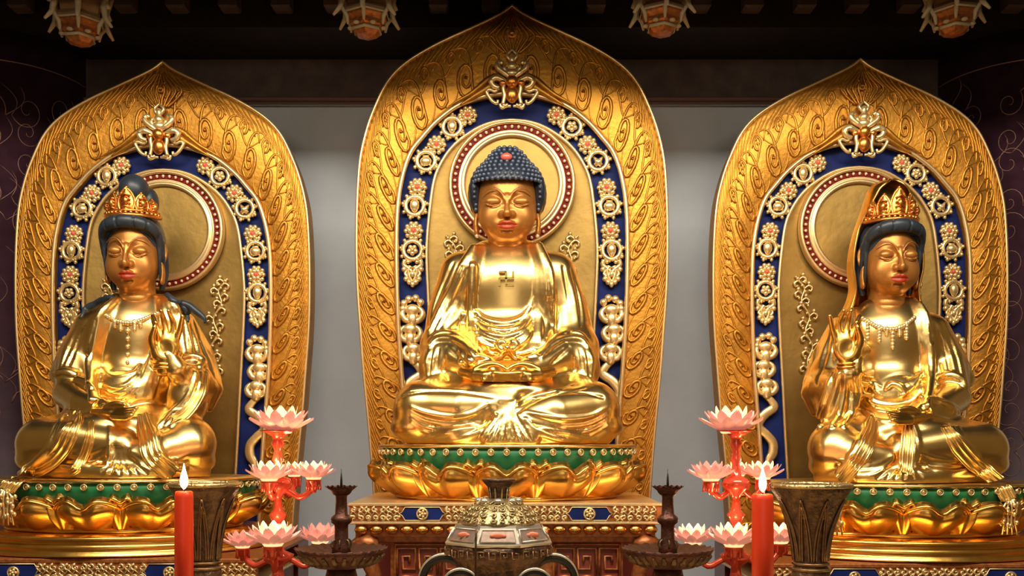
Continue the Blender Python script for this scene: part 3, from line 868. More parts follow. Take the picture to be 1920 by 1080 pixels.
# ================================================================ side statues (sculpted once for the left; the right one is its mirror with its own folds)
DZR = -.037
botl = empty('seated_statue', P(240, 892, -.9), 'golden seated statue with dark topknot and open crown, left of the centre one', 'statue')
botr = empty('seated_statue', (3.26, -.9, P(240, 892, -.9)[2]+DZR), 'golden seated statue with a gold veil over its crown, right of the centre one', 'statue')
class Emit:
    def __init__(s, root, right): s.root = root; s.r = right
    def mk(s, name, vf, m, parent=None, **k):
        v, f = vf; v = np.asarray(v, float).copy()
        if s.r:
            v = v*np.array((-1, 1, 1))+np.array((0, 0, DZR))
            f = np.asarray(f)[:, ::-1] if hasattr(f, 'tolist') else [tuple(reversed(q)) for q in f]
        return mk(name, (v, f), m, parent or s.root, **k)
    def T(s, a): return (1918-a[0], a[1]-8) if s.r else a
SV = Vol(P(0, 905, -.6)*np.array((1,0,1))+np.array((-.0,-1.78,0)), P(425, 545, -.6)*np.array((1,0,1))+np.array((.12,-.22,0)), .0098)
V = SV
V.ell(X(248,665,-.66), (.37,.27,.5), 0)
V.ell(X(250,618,-.68), (.38,.25,.26), .1)
V.ell(X(250,735,-.75), (.36,.3,.25), .12)
V.chain([X(178,612,-.66), X(250,592,-.68), X(325,612,-.66)], [.135,.15,.135], .09)
V.chain([X(222,575,-.68), X(282,575,-.68)], .1, .1)
V.chain([X(172,616,-.66), X(146,670,-.68), X(138,712,-.78)], [.14,.15,.15], .07)
V.chain([X(330,616,-.66), X(358,670,-.7), X(372,715,-.8)], [.14,.15,.16], .07)
# near forearm resting in the lap, upper sleeve cut short above it
V.chain([X(132,738,-.86), X(158,756,-1.08), X(200,770,-1.3)], [.14,.12,.075], .05)
V.chain([X(372,722,-.9), X(350,715,-1.1), X(330,690,-1.22)], [.15,.11,.08], .05)
V.chain([X(330,692,-1.22), X(318,668,-1.24)], [.085,.07], .03)
V.ell(X(352,750,-1.02), (.16,.2,.22), .06)
# wide outer drapery
V.chain([X(156,602,-.6), X(128,660,-.6), X(116,702,-.66)], [.06,.08,.1], .06)
V.chain([X(352,602,-.6), X(384,660,-.58), X(400,712,-.6)], [.06,.07,.07], .06)
V.chain([X(384,690,-.7), X(400,730,-.8), X(392,765,-.85)], [.09,.08,.04], .06)
# legs
V.chain([X(180,812,-.9), X(84,834,-1.18)], [.24,.215], .08)
V.chain([X(290,812,-.9), X(352,832,-1.2)], [.24,.225], .08)
V.chain([X(84,832,-1.22), X(155,826,-1.4), X(230,836,-1.44)], [.2,.16,.12], .05)
V.chain([X(352,836,-1.25), X(300,846,-1.42), X(225,862,-1.48)], [.2,.15,.1], .04)
V.ell(X(240,800,-1.05), (.48,.38,.13), .1)
V.ell(X(90,862,-1.15), (.25,.22,.12), .05); V.ell(X(345,866,-1.15), (.25,.22,.12), .05)
V.ell(X(225,870,-1.22), (.6,.3,.13), .06)
V.chain([X(60,888,-1.25), X(150,884,-1.52), X(230,888,-1.58), X(310,884,-1.5), X(385,888,-1.2)], [.04,.07,.07,.07,.04], .05)
V.ell(X(290,822,-1.15), (.26,.25,.14), .06); V.ell(X(172,816,-1.15), (.24,.25,.13), .06); V.ell(X(225,792,-1.15), (.34,.3,.09), .05)
LV = SV; RV = SV.copy()
def folds(V, e):
    def st(p, r, k=.02, mode='add', sink=.35): V.stroke(p, r, k, mode, sink, 5, e.T if e.r else None)
    if not e.r:
        for d in (0, 7, 14, 21):     # shawl edges
            st([(222-d*.5,562),(208-d,590),(192-d*.9,640),(184-d*.8,690),(182-d*.6,750)], [.02,.03,.034,.03,.02], .018, sink=.3)
        for d in (0, 8, 17, 26):
            st([(292+d*.8,556),(300+d,575),(302+d*1.2,600),(290+d*1.1,660),(272+d*.9,700),(258+d*.9,745)], [.02,.032,.034,.03,.024,.02], .018, sink=.3)
        for pts in ([(165,600),(143,650),(122,700)],[(180,600),(165,655),(150,700)],[(150,610),(132,650),(112,695)],[(345,600),(352,650),(356,690)],[(362,600),(378,650),(388,700)],[(355,605),(368,655),(376,700)],[(375,640),(395,690),(408,722)]):
            st(pts, [.005,.016,.008], .025, 'sub', .2)
        st([(104,702),(120,698),(140,704),(160,716),(172,728)], [.03,.035,.03,.02], .015, sink=.2)
        st([(190,690),(215,706),(250,700),(262,686)], [.012,.018,.012], .012, sink=.2)
        for yy in (0, 11, 22, 33, 44): st([(192,716+yy),(212,727+yy),(236,722+yy*.95),(256,704+yy)], [.01,.016,.01], .012, sink=.2)
        st([(345,672),(362,668),(380,676),(376,688),(352,688)], [.02,.03,.02], .015, sink=.1)
        for x0, x1, x2 in ((366,352,318),(376,366,330),(386,378,342)): st([(x0,700),(x1,745),(x2,780),(x2-20,800)], [.02,.026,.03,.02], .015, sink=.2)
        # long sashes over the shins and down over the seat
        for d in (0, 9, 18, 27):
            st([(150-d,770),(134-d,800),(116-d,840),(84-d*.9,872),(48-d*.4,888)], [.012,.02,.026,.026,.02], .014, sink=.3)
            st([(262+d*.7,778),(268+d*.9,815),(276+d*.9,850),(300+d*.9,876),(332+d*.6,890)], [.015,.024,.024,.022,.015], .014, sink=.3)
        st([(205,800),(206,830),(205,862),(200,886)], [.01,.016,.012], .012, sink=.2)
    else:
        for d in (0, 8, 16):
            st([(1602-d*.3,556),(1606-d*.5,600),(1608-d*.2,650),(1606,700),(1602,760)], [.024,.034,.034,.03,.026], .018, sink=.3)
            st([(1704+d*.7,556),(1718+d,590),(1726+d,640),(1730+d*.8,700),(1732+d*.4,760)], [.02,.03,.032,.03,.024], .018, sink=.3)
        for pts in ([(1548,600),(1530,650),(1505,720)],[(1560,600),(1546,660),(1530,720)],[(1575,610),(1566,660),(1558,710)],[(1750,605),(1768,650),(1780,700)],[(1765,605),(1785,650),(1800,705)],[(1742,610),(1752,660),(1760,700)]):
            st(pts, [.005,.016,.008], .025, 'sub', .2)
        st([(1763,710),(1780,704),(1800,712),(1806,724)], [.03,.035,.03], .015, sink=.2)
        # carved girdle
        for s_ in (0, 1):
            for i in range(3):
                st([(1612+i*4+s_*118-(i*8)*s_,697+i*3),(1630+s_*80,712+i*6),(1650+s_*40,724+i*9)] , [.012,.016,.01], .01, sink=.2)
        st([(1660,728),(1670,720),(1684,724),(1694,736),(1690,742)], [.014,.022,.014], .01, sink=0)
        for yy in (0, 14, 30): st([(1616,738+yy),(1640,756+yy),(1675,760+yy),(1708,752+yy),(1726,730+yy)], [.016,.022,.022,.016], .012, sink=.2)
        for x0, x1, x2 in ((1560,1548,1536),(1572,1562,1550),(1584,1580,1572),(1596,1596,1594)): st([(x0,700),(x1,740),(x2,775),(x2-14,800)], [.016,.024,.026,.02], .015, sink=.2)
        for yy in range(4): st([(1740+yy*7,745),(1758+yy*8,752+yy*2),(1776+yy*7,772)], [.01,.018,.01], .015, sink=.2)
        for d in (0, 9, 18):
            st([(1640-d*.5,778),(1632-d,820),(1610-d,860),(1580-d*.6,886)], [.014,.022,.024,.02], .014, sink=.3)
            st([(1776+d,800),(1800+d,840),(1820+d,870),(1850+d*.8,896)], [.014,.022,.024,.02], .014, sink=.3)
            st([(1700+d*.5,790),(1702+d,830),(1694+d,870),(1690+d,890)], [.014,.022,.024,.02], .014, sink=.3)
    # common swags under the shins
    def sm_(p, r): V.stroke(p, r, .018, 'add', .35, 5)
    for yy in (0, 13, 25):
        sm_([(96,846+yy*.7),(130,852+yy),(170,848+yy),(205,834+yy*.7)], [.01,.019,.01])
        sm_([(246,846+yy*.7),(280,862+yy*.8),(320,864+yy*.8),(350,852+yy)], [.01,.017,.01])
    for i in range(6):
        x0 = 214+i*5; x1 = 190+i*17
        V.stroke([(x0,840),(x0,856),((x0+x1)/2,872),(x1,888)], [.008,.014,.01], .012, 'sub', .2)
folds(LV, Emit(botl, 0)); folds(RV, Emit(botr, 1))
zc = P(240, 894, -1.2)[2]
HLX = .86
shfn = place_head(X(252,473,-.78), HU*HLX, HU*1.04, .1, .1, sy=HU*.95)
shfn_r = place_head(X(252,474,-.78), HU*HLX, HU*1.04, .02, .06, sy=HU*.95)
# hair as one sculpted cap
def hair_volume(knot):
    v = Vol((-1.4,-1.4,-1.2), (1.4, 1.5, 2.6 if knot else 1.7), .03)
    v.ell((0,.25,.38), (1.06,1.12,1.02), 0)
    v.ell((0,-.75,-.2), (.93,.95,.86), .06, 'sub')
    v.ell((0,-.55,-.9), (.95,.9,.9), .06, 'sub')
    roll = cat_rom([(-1.03,-.22,.15),(-.99,-.42,.5),(-.8,-.68,.72),(-.42,-.88,.83),(0,-.93,.86),(.42,-.88,.83),(.8,-.68,.72),(.99,-.42,.5),(1.03,-.22,.15)], 6)
    v.chain(roll, [.13,.18,.2,.21,.2,.18,.13], .06)
    for x in (-.98,-.66,-.25,.25,.66,.98):
        i = np.argmin(np.abs(roll[:, 0]-x)); p = roll[i]
        n_ = np.array((p[0]*.6, p[1]-.1, .25)); n_ /= np.linalg.norm(n_)
        v.chain(cat_rom([p+np.array((0,.06,.24)), p+n_*.2, p+np.array((0,-.06,-.24))], 4), .022, .05, 'sub')
    for s in (-1, 1):
        v.chain(cat_rom([(s*1.06,-.22,.3),(s*1.06,-.1,-.1),(s*1.03,.1,-.45)], 5), [.13,.1,.07], .05)
        v.chain(cat_rom([(s*1.0,-.3,.35),(s*1.01,-.28,-.1),(s*.98,-.2,-.6),(s*.95,-.1,-.9)], 5), [.08,.07,.055,.03], .03)
        v.chain(cat_rom([(s*1.0,.35,.0),(s*1.0,.4,-.6),(s*.9,.3,-1.1)], 5), [.16,.15,.11], .05)
    if knot:
        v.ell((0,.35,1.35), (.68,.6,.35), .08); v.ell((-.05,.35,1.95), (.56,.55,.5), .04); v.ell((.42,.6,1.62), (.36,.4,.46), .02)
        v.chain(cat_rom([(-.5,-.2,1.95),(-.1,-.32,2.1),(.3,-.1,2.2)],5), .02, .05, 'sub')
    return v.mesh()
hair_k, hair_p = hair_volume(True), hair_volume(False)
LV.cut_below(zc); RV.cut_below(zc)
SIDEC = paint_head(HP, lip=(.4,.04,.012), brow=(.1,.03,.012))
def crown(e, fn, tall, label):
    t = MB()
    arc = lambda a, z, r=1.0: fn(np.array((r*.98*sin(a), .12-r*1.02*cos(a), z)))
    t.tube([arc(a, 1.06) for a in np.linspace(-1.5, 1.5, 30)], .018, 6)
    t.tube([arc(a, 1.2, .95) for a in np.linspace(-1.5, 1.5, 30)], .012, 6)
    for i, a in enumerate(np.linspace(-1.35, 1.35, 15)): t.ell(arc(a, 1.13, 1.0), (.017,.017,.017), 7, 5)
    co = e.mk('crown', t.get(), M['crown'], label=label)
    for a, h_, w_ in ((0, tall, .34), (-.62, tall*.78, .27), (.62, tall*.78, .27), (-1.15, tall*.58, .22), (1.15, tall*.58, .22)):
        t = MB(); nn = 13; rows = []
        for k in range(nn):
            q = k/(nn-1); wd = w_*(sin(pi*min(q*.85+.18, 1))**.7)
            rows.append([arc(a+u*wd, 1.18+h_*q, .93-.1*q+.06*(1-u*u)) for u in np.linspace(-1, 1, 7)])
        t.grid(np.array(rows)[:, ::-1])
        edge = [r_[0] for r_ in rows]+[r_[-1] for r_ in rows[::-1]]
        t.tube(edge, .013, 5)
        for p in edge[::3]: t.ell(p, (.014,.014,.014), 6, 4)
        t.ell(arc(a, 1.18+h_*.42, .98), (.026,.022,.036), 8, 6)
        for k in range(4):
            t.tube([arc(a-w_*.55, 1.25+h_*.17*k, .98), arc(a, 1.2+h_*.17*(k+1), 1.0), arc(a+w_*.55, 1.25+h_*.17*k, .98)], .009, 5)
        e.mk('crown_plate', t.get(), M['crown'], co)
def necklace(e, V, pts, drops):
    h = V.hit([e.T(a) for a in cat_rom(pts, 6)])
    t = MB(); t.tube(h, .007, 5)
    for p in resample(h, 22): t.ell(p-np.array((0,.014,0)), (.02,.016,.02), 7, 5)
    for dx, y0, y1 in drops:
        hh = V.hit([e.T((dx, y)) for y in np.linspace(y0, y1, 6)])
        if hh is None: continue
        t.tube(hh, .005, 4)
        for i, p in enumerate(hh): t.ell(p-np.array((0,.012,0)), (.022-.001*i,.016,.024-.001*i), 7, 5)
    e.mk('necklace', t.get(), M['pale'])
for e, V, fn, lab in ((Emit(botl, 0), LV, shfn, 'l'), (Emit(botr, 1), RV, shfn_r, 'r')):
    a, b = V.mesh(); e.mk('robed_body', (a, b), M['gold'])
    e.mk('head', (fn(HP), HF), M['face'], col=SIDEC, label='amber gilt face with red lips and lowered eyelids')
    kp, kf = hair_k if lab == 'l' else hair_p
    ho = e.mk('hair', (fn(kp), kf), M['hair2'], label='slate blue painted hair in thick rolls')
    # raised hand
    dx = -22 if lab == 'l' else 0
    dyh = 9 if lab == 'l' else 0
    H = lambda x, y, yy: X(1918-x+dx, y-8+dyh, yy)
    hv2 = Vol(H(1625,705,-1.2)*np.array((1,0,1))+np.array((0,-1.45,0)), H(1538,572,-1.2)*np.array((1,0,1))+np.array((0,-1.1,0)), .0058)
    hv2.chain([H(1588,694,-1.24), H(1587,672,-1.25)], [.06,.062], .02)
    hv2.ell(H(1584,650,-1.26), (.105,.05,.13), .04)
    hv2.ell(H(1602,660,-1.29), (.045,.04,.07), .03)
    hv2.ell(H(1586,652,-1.33), (.05,.03,.06), .03, 'sub')
    for pts, r in (([(1566,638,-1.26),(1559,617,-1.27),(1554,592,-1.3)], [.027,.023,.016]), ([(1574,632,-1.26),(1571,606,-1.26),(1580,582,-1.31)], [.029,.025,.017]),
                   ([(1585,630,-1.26),(1588,604,-1.26),(1594,582,-1.3)], [.03,.026,.018]), ([(1596,632,-1.27),(1604,609,-1.28),(1609,593,-1.32),(1604,604,-1.37)], [.029,.026,.022,.018]),
                   ([(1604,658,-1.29),(1611,636,-1.33),(1606,613,-1.37)], [.038,.03,.02])):
        hv2.chain(cat_rom([H(*p) for p in pts], 6), r, .012)
    a, b = hv2.mesh(); e.mk('raised_hand', (a, b), M['gold_b'])
    t = MB(); c = H(1588, 689, -1.24)
    for dz in (0, .028): t.tube([c+np.array((.078*cos(q), .072*sin(q), dz)) for q in np.linspace(0, 2*pi, 24)], .013, 6, cap=False)
    e.mk('bracelet', t.get(), M['gold_b'])
    # hand lying in the lap
    hl = Vol(X(168,800,-1.3)*np.array((1,0,1))+np.array((0,-1.7,0)), X(278,742,-1.3)*np.array((1,0,1))+np.array((0,-1.1,0)), .0065)
    hl.chain([X(186,772,-1.32), X(212,775,-1.45)], [.065,.062], .03, flat=(1,1,.7))
    for i in range(4): hl.chain(cat_rom([X(212,768+i*4.5,-1.44-i*.025), X(236,769+i*4.5,-1.49-i*.025), X(256-i*3,765+i*4.5,-1.5-i*.025)], 5), [.026,.024,.016], .012)
    hl.chain(cat_rom([X(200,764,-1.42), X(216,757,-1.45), X(234,759,-1.47)], 5), [.03,.026,.018], .012)
    a, b = hl.mesh(); e.mk('lap_hand', (a, b), M['gold_b'])
    t = MB(); c = X(184, 768, -1.24)
    t.tube([c+np.array((.02*sin(q), .03*cos(q)+.0, .085*sin(q)))+np.array((0,.085*cos(q),0)) for q in np.linspace(0, 2*pi, 24)], .014, 6, cap=False)
    e.mk('bracelet', t.get(), M['gold_b'])
    if lab == 'l':
        crown(e, fn, .72, 'copper gold crown of five leaf plates')
        necklace(e, V, [(202,593),(218,602),(240,606),(262,602),(296,588)], [(216,602,612),(227,604,618),(240,606,680),(253,604,618),(264,602,612)])
        # loose strands over the shoulders
        for pp in ([(212,556),(196,562),(180,570),(162,578),(150,598)],[(312,552),(330,566),(352,572),(366,582),(382,596),(384,606)],[(318,560),(338,572),(350,584),(352,604)]):
            h = V.hitf(cat_rom(pp, 6)); t = MB(); t.tube(h, [.022,.035,.03,.012], 8); e.mk('hair_strand', t.get(), M['hair2'], ho)
    else:
        crown(e, fn, .85, 'copper gold crown of five leaf plates')
        necklace(e, V, [(1614,597),(1630,606),(1645,614),(1668,618),(1690,612),(1711,596)], [(1624,602,634),(1646,613,640),(1660,617,628),(1671,618,652),(1684,614,628),(1697,606,634)])
        # veil from the crown down to the shoulders
        G = []
        prof = [(0,.3,2.42,.02,.02),(0,.3,2.36,.45,.45),(0,.3,2.15,.72,.72),(0,.32,1.8,.86,.88),(0,.35,1.4,1.0,1.0),(0,.4,.9,1.18,1.12),(0,.45,.3,1.32,1.2),(0,.5,-.35,1.36,1.15),(0,.55,-1.0,1.28,1.0),(0,.55,-1.5,1.45,.95),(0,.5,-1.8,1.7,.95)]
        for (x_, y_, z_, rx, ry) in [tuple(r) for r in cat_rom(prof, 4)]:
            op = np.interp(z_, [-2,-1,.0,.9,1.3,2.1,2.5], [1.1,1.15,1.25,1.3,1.2,.75,.0])   # how far each side the opening reaches
            row = []
            for q in np.linspace(-pi/2+op, 3*pi/2-op, 40):
                w_ = 1+.025*sin(q*13)*sm(-z_, -1.2, 0)
                row.append((rx*w_*cos(q), y_+ry*w_*sin(q), z_))
            G.append(row)
        G = np.array(G); t = MB(); t.grid(fn(G)); t.grid(fn(G*np.array((.965,.965,1)))[:, ::-1])
        t.tube(fn(G[:, 0]), .012, 6); t.tube(fn(G[:, -1]), .012, 6)
        e.mk('veil', t.get(), M['gold_b'])

# sashes that run over the shins and fall past the seat edge, each ending in a small tassel
def sash(e, V, on, off, wpx, tassel=True):
    pp = cat_rom(on, 6); h = V.hitf([e.T(a) for a in pp], -1.3)
    h[:, 1] -= .012
    tail = np.array([P(*((e.T((a, b)) if True else (a, b))+(c,))) for a, b, c in off]) if off else np.zeros((0, 3))
    path = cat_rom(np.vstack([h[::4], tail]), 5); n = len(path)
    T_ = np.gradient(path, axis=0); T_ /= np.linalg.norm(T_, axis=1)[:, None]
    side = np.cross(T_, (0, -1, 0)); side /= np.linalg.norm(side, axis=1)[:, None]+1e-9
    wd = wpx/230.0*np.interp(np.linspace(0, 1, n), [0, .3, 1], [.55, 1, .9]); G = []
    for i in range(n):
        G.append([path[i]+side[i]*wd[i]*u*.5+np.array((0, -.013*(1+cos(u*9))-.0, 0)) for u in np.linspace(-1, 1, 17)])
    G = np.array(G); t = MB(); t.grid(G); t.grid((G+np.array((0, .014, 0)))[:, ::-1])
    t.tube(G[:, 0], .008, 5); t.tube(G[:, -1], .008, 5)
    nb = 0
    if off:      # the part lying on the statue, and the tail carved over the throne's edge
        zs_ = 1.932; nb = int(np.argmax(path[:, 2] < zs_)) or n-4; nb = max(6, min(nb, n-3))
        t = MB(); A_ = G[:nb].copy(); A_[..., 2] = np.maximum(A_[..., 2], 1.932); t.grid(A_); t.grid((A_+np.array((0, .014, 0)))[:, ::-1]); t.tube(A_[:, 0], .008, 5); t.tube(A_[:, -1], .008, 5)
        t2 = MB(); B_ = G[nb-1:].copy(); B_[..., 2] = np.minimum(B_[..., 2], 1.91); t2.grid(B_); t2.grid((B_+np.array((0, .014, 0)))[:, ::-1]); t2.tube(B_[:, 0], .008, 5); t2.tube(B_[:, -1], .008, 5)
        TAILS.append((e.r, 'sash_tail', t2.get(), 'gold'))
    e.mk('sash', t.get(), M['gold'])
    if tassel:
        c = path[-1]; t = MB(); rr = random.Random(3)
        for i in range(26):
            t.ell(c+np.array((rr.uniform(-.07,.07), rr.uniform(-.03,.02), -.01-.23*i/26)), (.016,.016,.02), 6, 5)
        for k_ in range(4): t.tube([c+np.array((x_*.03*(k_-1.5), -.01, z_)) for x_, z_ in ((.4,0),(1.2,-.08),(.8,-.16),(1.3,-.27))], [.01,.008], 5)
        TAILS.append((e.r, 'tassel', t.get(), 'pale'))
TAILS = []
EL, ER = Emit(botl, 0), Emit(botr, 1)
sash(EL, LV, [(150,776),(136,800),(118,838),(90,868),(56,884)], [(30,897,-1.66),(12,918,-1.72)], 30)
sash(EL, LV, [(172,790),(168,820),(158,856),(146,876),(132,886)], [], 15, False)
sash(EL, LV, [(268,776),(276,815),(284,850),(304,876)], [(325,893,-1.78),(345,915,-1.8)], 34, False)
sash(EL, LV, [(384,700),(370,745),(345,778),(318,790)], [], 22, False)
sash(ER, RV, [(1636,785),(1630,820),(1612,856),(1590,884)], [(1575,903,-1.7),(1562,935,-1.74)], 26)
sash(ER, RV, [(1700,790),(1700,830),(1696,870),(1690,892)], [], 26, False)
sash(ER, RV, [(1770,800),(1792,830),(1822,866),(1850,888)], [(1872,905,-1.6),(1890,935,-1.66)], 30)
# ================================================================ lotus seats
def build_seat():
    """local metres; top of the seat disc at z = 0"""
    root = empty('lotus_throne', (0, 0, 0), 'x', 'lotus seat')
    RX, RY = 1.07, .80; sx, sy = 1.0, RY/RX
    d = MB().lathe((0,0,0), [(RX*.97,-.03),(RX*1.0,-.026),(RX*1.005,-.012),(RX*.985,0),(0.01,0)], 72, 1, sy); d.build('seat_disc', M['gold'], root, local=True)
    g = MB().lathe((0,0,0), [(RX*.8,-.38),(RX*.93,-.2),(RX*.975,-.1),(RX*.975,-.02)], 72, 1, sy); g.build('green_drum', M['green'], root, local=True)
    b = MB()
    for i in range(56):
        a = 2*pi*i/56; c = np.array((RX*.985*cos(a), RY*.985*sin(a), -.06))
        b.ell(c, (.021,.021,.022), 8, 6)
        n_ = np.array((cos(a)/RX, sin(a)/RY, 0)); n_ /= np.linalg.norm(n_); tg = np.array((-n_[1], n_[0], 0))
        b.tube([c+n_*.02+tg*.024*cos(q)+np.array((0,0,.024*sin(q))) for q in np.linspace(0, 2*pi, 9)], .005, 4, cap=False)
    o = b.build('seed_bead', M['pale'], root, local=True); o['kind'] = 'stuff'
    bs = MB().lathe((0,0,0), [(RX*.5,-.44),(RX*.86,-.44),(RX*.88,-.42),(RX*.83,-.40),(RX*.8,-.36)], 72, 1, sy); bs.build('seat_base', M['gold_b'], root, local=True)
    def petal(wd, top, out, dip, a0, nm, m):
        nu, nv = 19, 15; F_ = []; B_ = []
        def pt(u, v, th):
            # u across -1..1, v up 0..1 (beyond ~.88 the lip rolls outwards)
            wv = wd*(.42+.58*sin(pi*min(.5, .5*(v/.62)))**.9)*(1-.05*max(0, v-.8))
            hh = top-.07*abs(u)**3.2-dip*math.exp(-(u/.25)**2)
            z = -.43+(hh+.43)*min(v, .9)/.9
            bulge = out*(sin(pi*min(v/.9, 1)*.62+.1)**1.1)
            lob = .055*(1-math.exp(-(u/.22)**2))*(1-u*u)*sin(pi*min(v, 1)*.85)
            edge = -.10*abs(u)**2.5
            rad = .83+bulge+lob*1.4+edge-.0
            if v > .9:
                q = (v-.9)/.1; rad += .045*sin(q*pi*.6); z += .018*sin(q*pi)-.03*max(0, q-.5)*2
            rad -= th
            ang = a0+u*wv/ .98
            return (rad*cos(ang)*RX/ .98, rad*sin(ang)*RY/ .98, z)
        for i in range(nu):
            u = -1+2*i/(nu-1)
            F_.append([pt(u, v, 0) for v in np.linspace(0, 1, nv)]); B_.append([pt(u, v, .03) for v in np.linspace(0, 1, nv)])
        t = MB(); t.grid(np.array(F_)[:, ::-1]); t.grid(np.array(B_))
        t.tube([F_[i][-1] for i in range(nu)], .016, 6)
        return t.build(nm, M[m], root, local=True)
    N = 13
    for k in range(N):
        petal(.232, -.135, .185, .075, -pi/2+2*pi*k/N, 'petal', 'gold_b')
    for k in range(N):
        petal(.13, -.115, .09, .04, -pi/2+2*pi*(k+.5)/N, 'inner_petal', 'gold_b')
    return root
s0 = build_seat(); s0.location = P(952, 833, -.95); s0.location.x = -.04
s0['label'] = 'gold lotus seat with green beaded rim under the central statue'
sl = copy_tree(s0); sl.location = P(237, 893, -.92); sl['label'] = 'gold lotus seat with green beaded rim under the left statue'
srt = copy_tree(s0); srt.location = (-sl.location.x, sl.location.y, sl.location.z+DZR); srt['label'] = 'gold lotus seat with green beaded rim under the right statue'
sl.scale = srt.scale = (1.03, 1.0, .95)

for right, nm, (v_, f_), mt in TAILS:
    th = srt if right else sl; v_ = np.asarray(v_, float).copy()
    if right: v_ = v_*np.array((-1, 1, 1))+np.array((0, 0, DZR)); f_ = [tuple(reversed(q)) for q in f_]
    v_ = (v_-np.array(th.location))/np.array(th.scale)
    o = mk(nm, (v_, f_), M[mt], th, local=True)
    if nm == 'tassel': o['kind'] = 'stuff'
# ================================================================ pedestals
def cartouche_front(o, x0, x1, y, z0, z1, carts, par, fill='carved', seed=0):
    """frieze: scrolling filigree with deep blue cartouches set in it"""
    rr = random.Random(seed); h = z1-z0; zc_ = (z0+z1)/2
    MB().box(x0, x1, y-.01, y+.02, z0, z1).build('frieze_ground', M['carved'], par, smooth=False)
    fg = MB(); xx = x0+.03
    while xx < x1-.02:
        if not any(abs(xx-c) < w_*.86 for c, w_ in carts):
            for row in (-.27, .27):
                s_ = rr.choice((-1, 1)); r0 = h*.2
                fg.tube([(xx+r0*1.25*(1-.8*q)*cos(s_*q*7+row*6), y-.02, zc_+row*h+r0*(1-.8*q)*sin(s_*q*7+row*6)) for q in np.linspace(0, 1, 12)], [.011,.007], 4)
                fg.ell((xx+rr.uniform(-.02,.02), y-.02, zc_+row*h*rr.uniform(.2,1.4)), (.011,.01,.011), 6, 4)
            fg.tube([(xx-.03, y-.018, zc_-.02), (xx, y-.024, zc_+.02), (xx+.03, y-.018, zc_-.01)], .006, 4)
        xx += .055
    f_ = fg.build('filigree', M['pale'], par); f_['kind'] = 'stuff'
    for c, w_ in carts:
        z0_, z1_ = z0+.004, z1-.004
        ol = [(c-w_, zc_), (c-w_*.87, zc_+h*.12), (c-w_*.74, z1_), (c+w_*.74, z1_), (c+w_*.87, zc_+h*.12), (c+w_, zc_), (c+w_*.87, zc_-h*.12), (c+w_*.74, z0_), (c-w_*.74, z0_), (c-w_*.87, zc_-h*.12)]
        v = [(a, y-.022, b) for a, b in ol]+[(a, y, b) for a, b in ol]; n = len(ol)
        t = MB(); t.add(v, [tuple(range(n))]+[(i, i+n, (i+1) % n+n, (i+1) % n) for i in range(n)])
        ca = t.build('blue_cartouche', M['blue'], par, smooth=False)
        t = MB(); t.tube([(a, y-.024, b) for a, b in ol+ol[:1]], .005, 5, cap=False); t.build('gilt_outline', M['rim'], ca)
        t = MB(); t.tube([(c+.04*cos(q), y-.03, zc_+.04*sin(q)) for q in np.linspace(0, 2*pi, 18)], .008, 5, cap=False)
        for i in range(5): t.ell((c+.021*cos(i*1.257), y-.035, zc_+.021*sin(i*1.257)), (.013,.012,.013), 7, 5)
        t.ell((c, y-.04, zc_), (.012,.012,.012), 7, 5)
        t.build('gilt_boss', M['pale'], ca)
def lotus_mould(par, x0, x1, y, z0, z1, step, m):
    t = MB(); x = x0
    while x < x1-step*.3:
        t.ell((x+step/2, y-.0, z1-(z1-z0)*.45), (step*.46,.05,(z1-z0)*.5), 9, 6); t.ell((x+step/2, y-.02, z0+(z1-z0)*.35), (step*.2,.025,(z1-z0)*.16), 7, 5)
        x += step
    o = t.build('leaf_moulding', m, par); o['kind'] = 'stuff'
def pz(py, y): return CAM_Z+(HOR-py)/F_PX*(CAM_D+y)
def px_(px, y): return (px-960)/F_PX*(CAM_D+y)
# centre pedestal
yf = -1.78; x0, x1 = px_(652, yf), px_(1243, yf)
top = P(0, 833, -.95)[2]-.44
cp = empty('altar_pedestal', ((x0+x1)/2, -.9, 0), 'red and gold carved pedestal with blue cartouches under the central lotus seat', 'pedestal')
MB().box(x0, x1, yf, -.25, top-.028, top, .008).build('top_slab', M['rim'], cp, smooth=False)
cartouche_front(None, x0+.01, x1-.01, yf+.02, pz(977,yf), top-.028, ((px_(792,yf),.175),(px_(1105,yf),.175)), cp, seed=2)
MB().box(x0+.0, x1-.0, yf-.01, -.25, pz(983,yf), pz(978,yf), .004).build('gilt_fillet', M['pale'], cp, smooth=False)
MB().box(x0+.05, x1-.05, yf+.05, -.26, pz(1008,yf), pz(983,yf)).build('cornice', M['carved'], cp, smooth=False)
lotus_mould(cp, x0+.04, x1-.04, yf+.03, pz(1004,yf), pz(985,yf), .115, M['gold_b'])
MB().box(x0+.15, x1-.15, yf+.1, -.26, pz(1020,yf), pz(1008,yf), .006).build('lower_fillet', M['carved'], cp, smooth=False)
xa, xb = px_(728,yf), px_(1172,yf)
MB().box(xa, xb, yf+.14, -.27, .35, pz(1020,yf)).build('carved_body', M['carved'], cp, smooth=False)
MB().box(x0-.05, x1+.05, yf-.02, -.25, 0, .35, .03).build('plinth', M['wine'], cp, smooth=False)
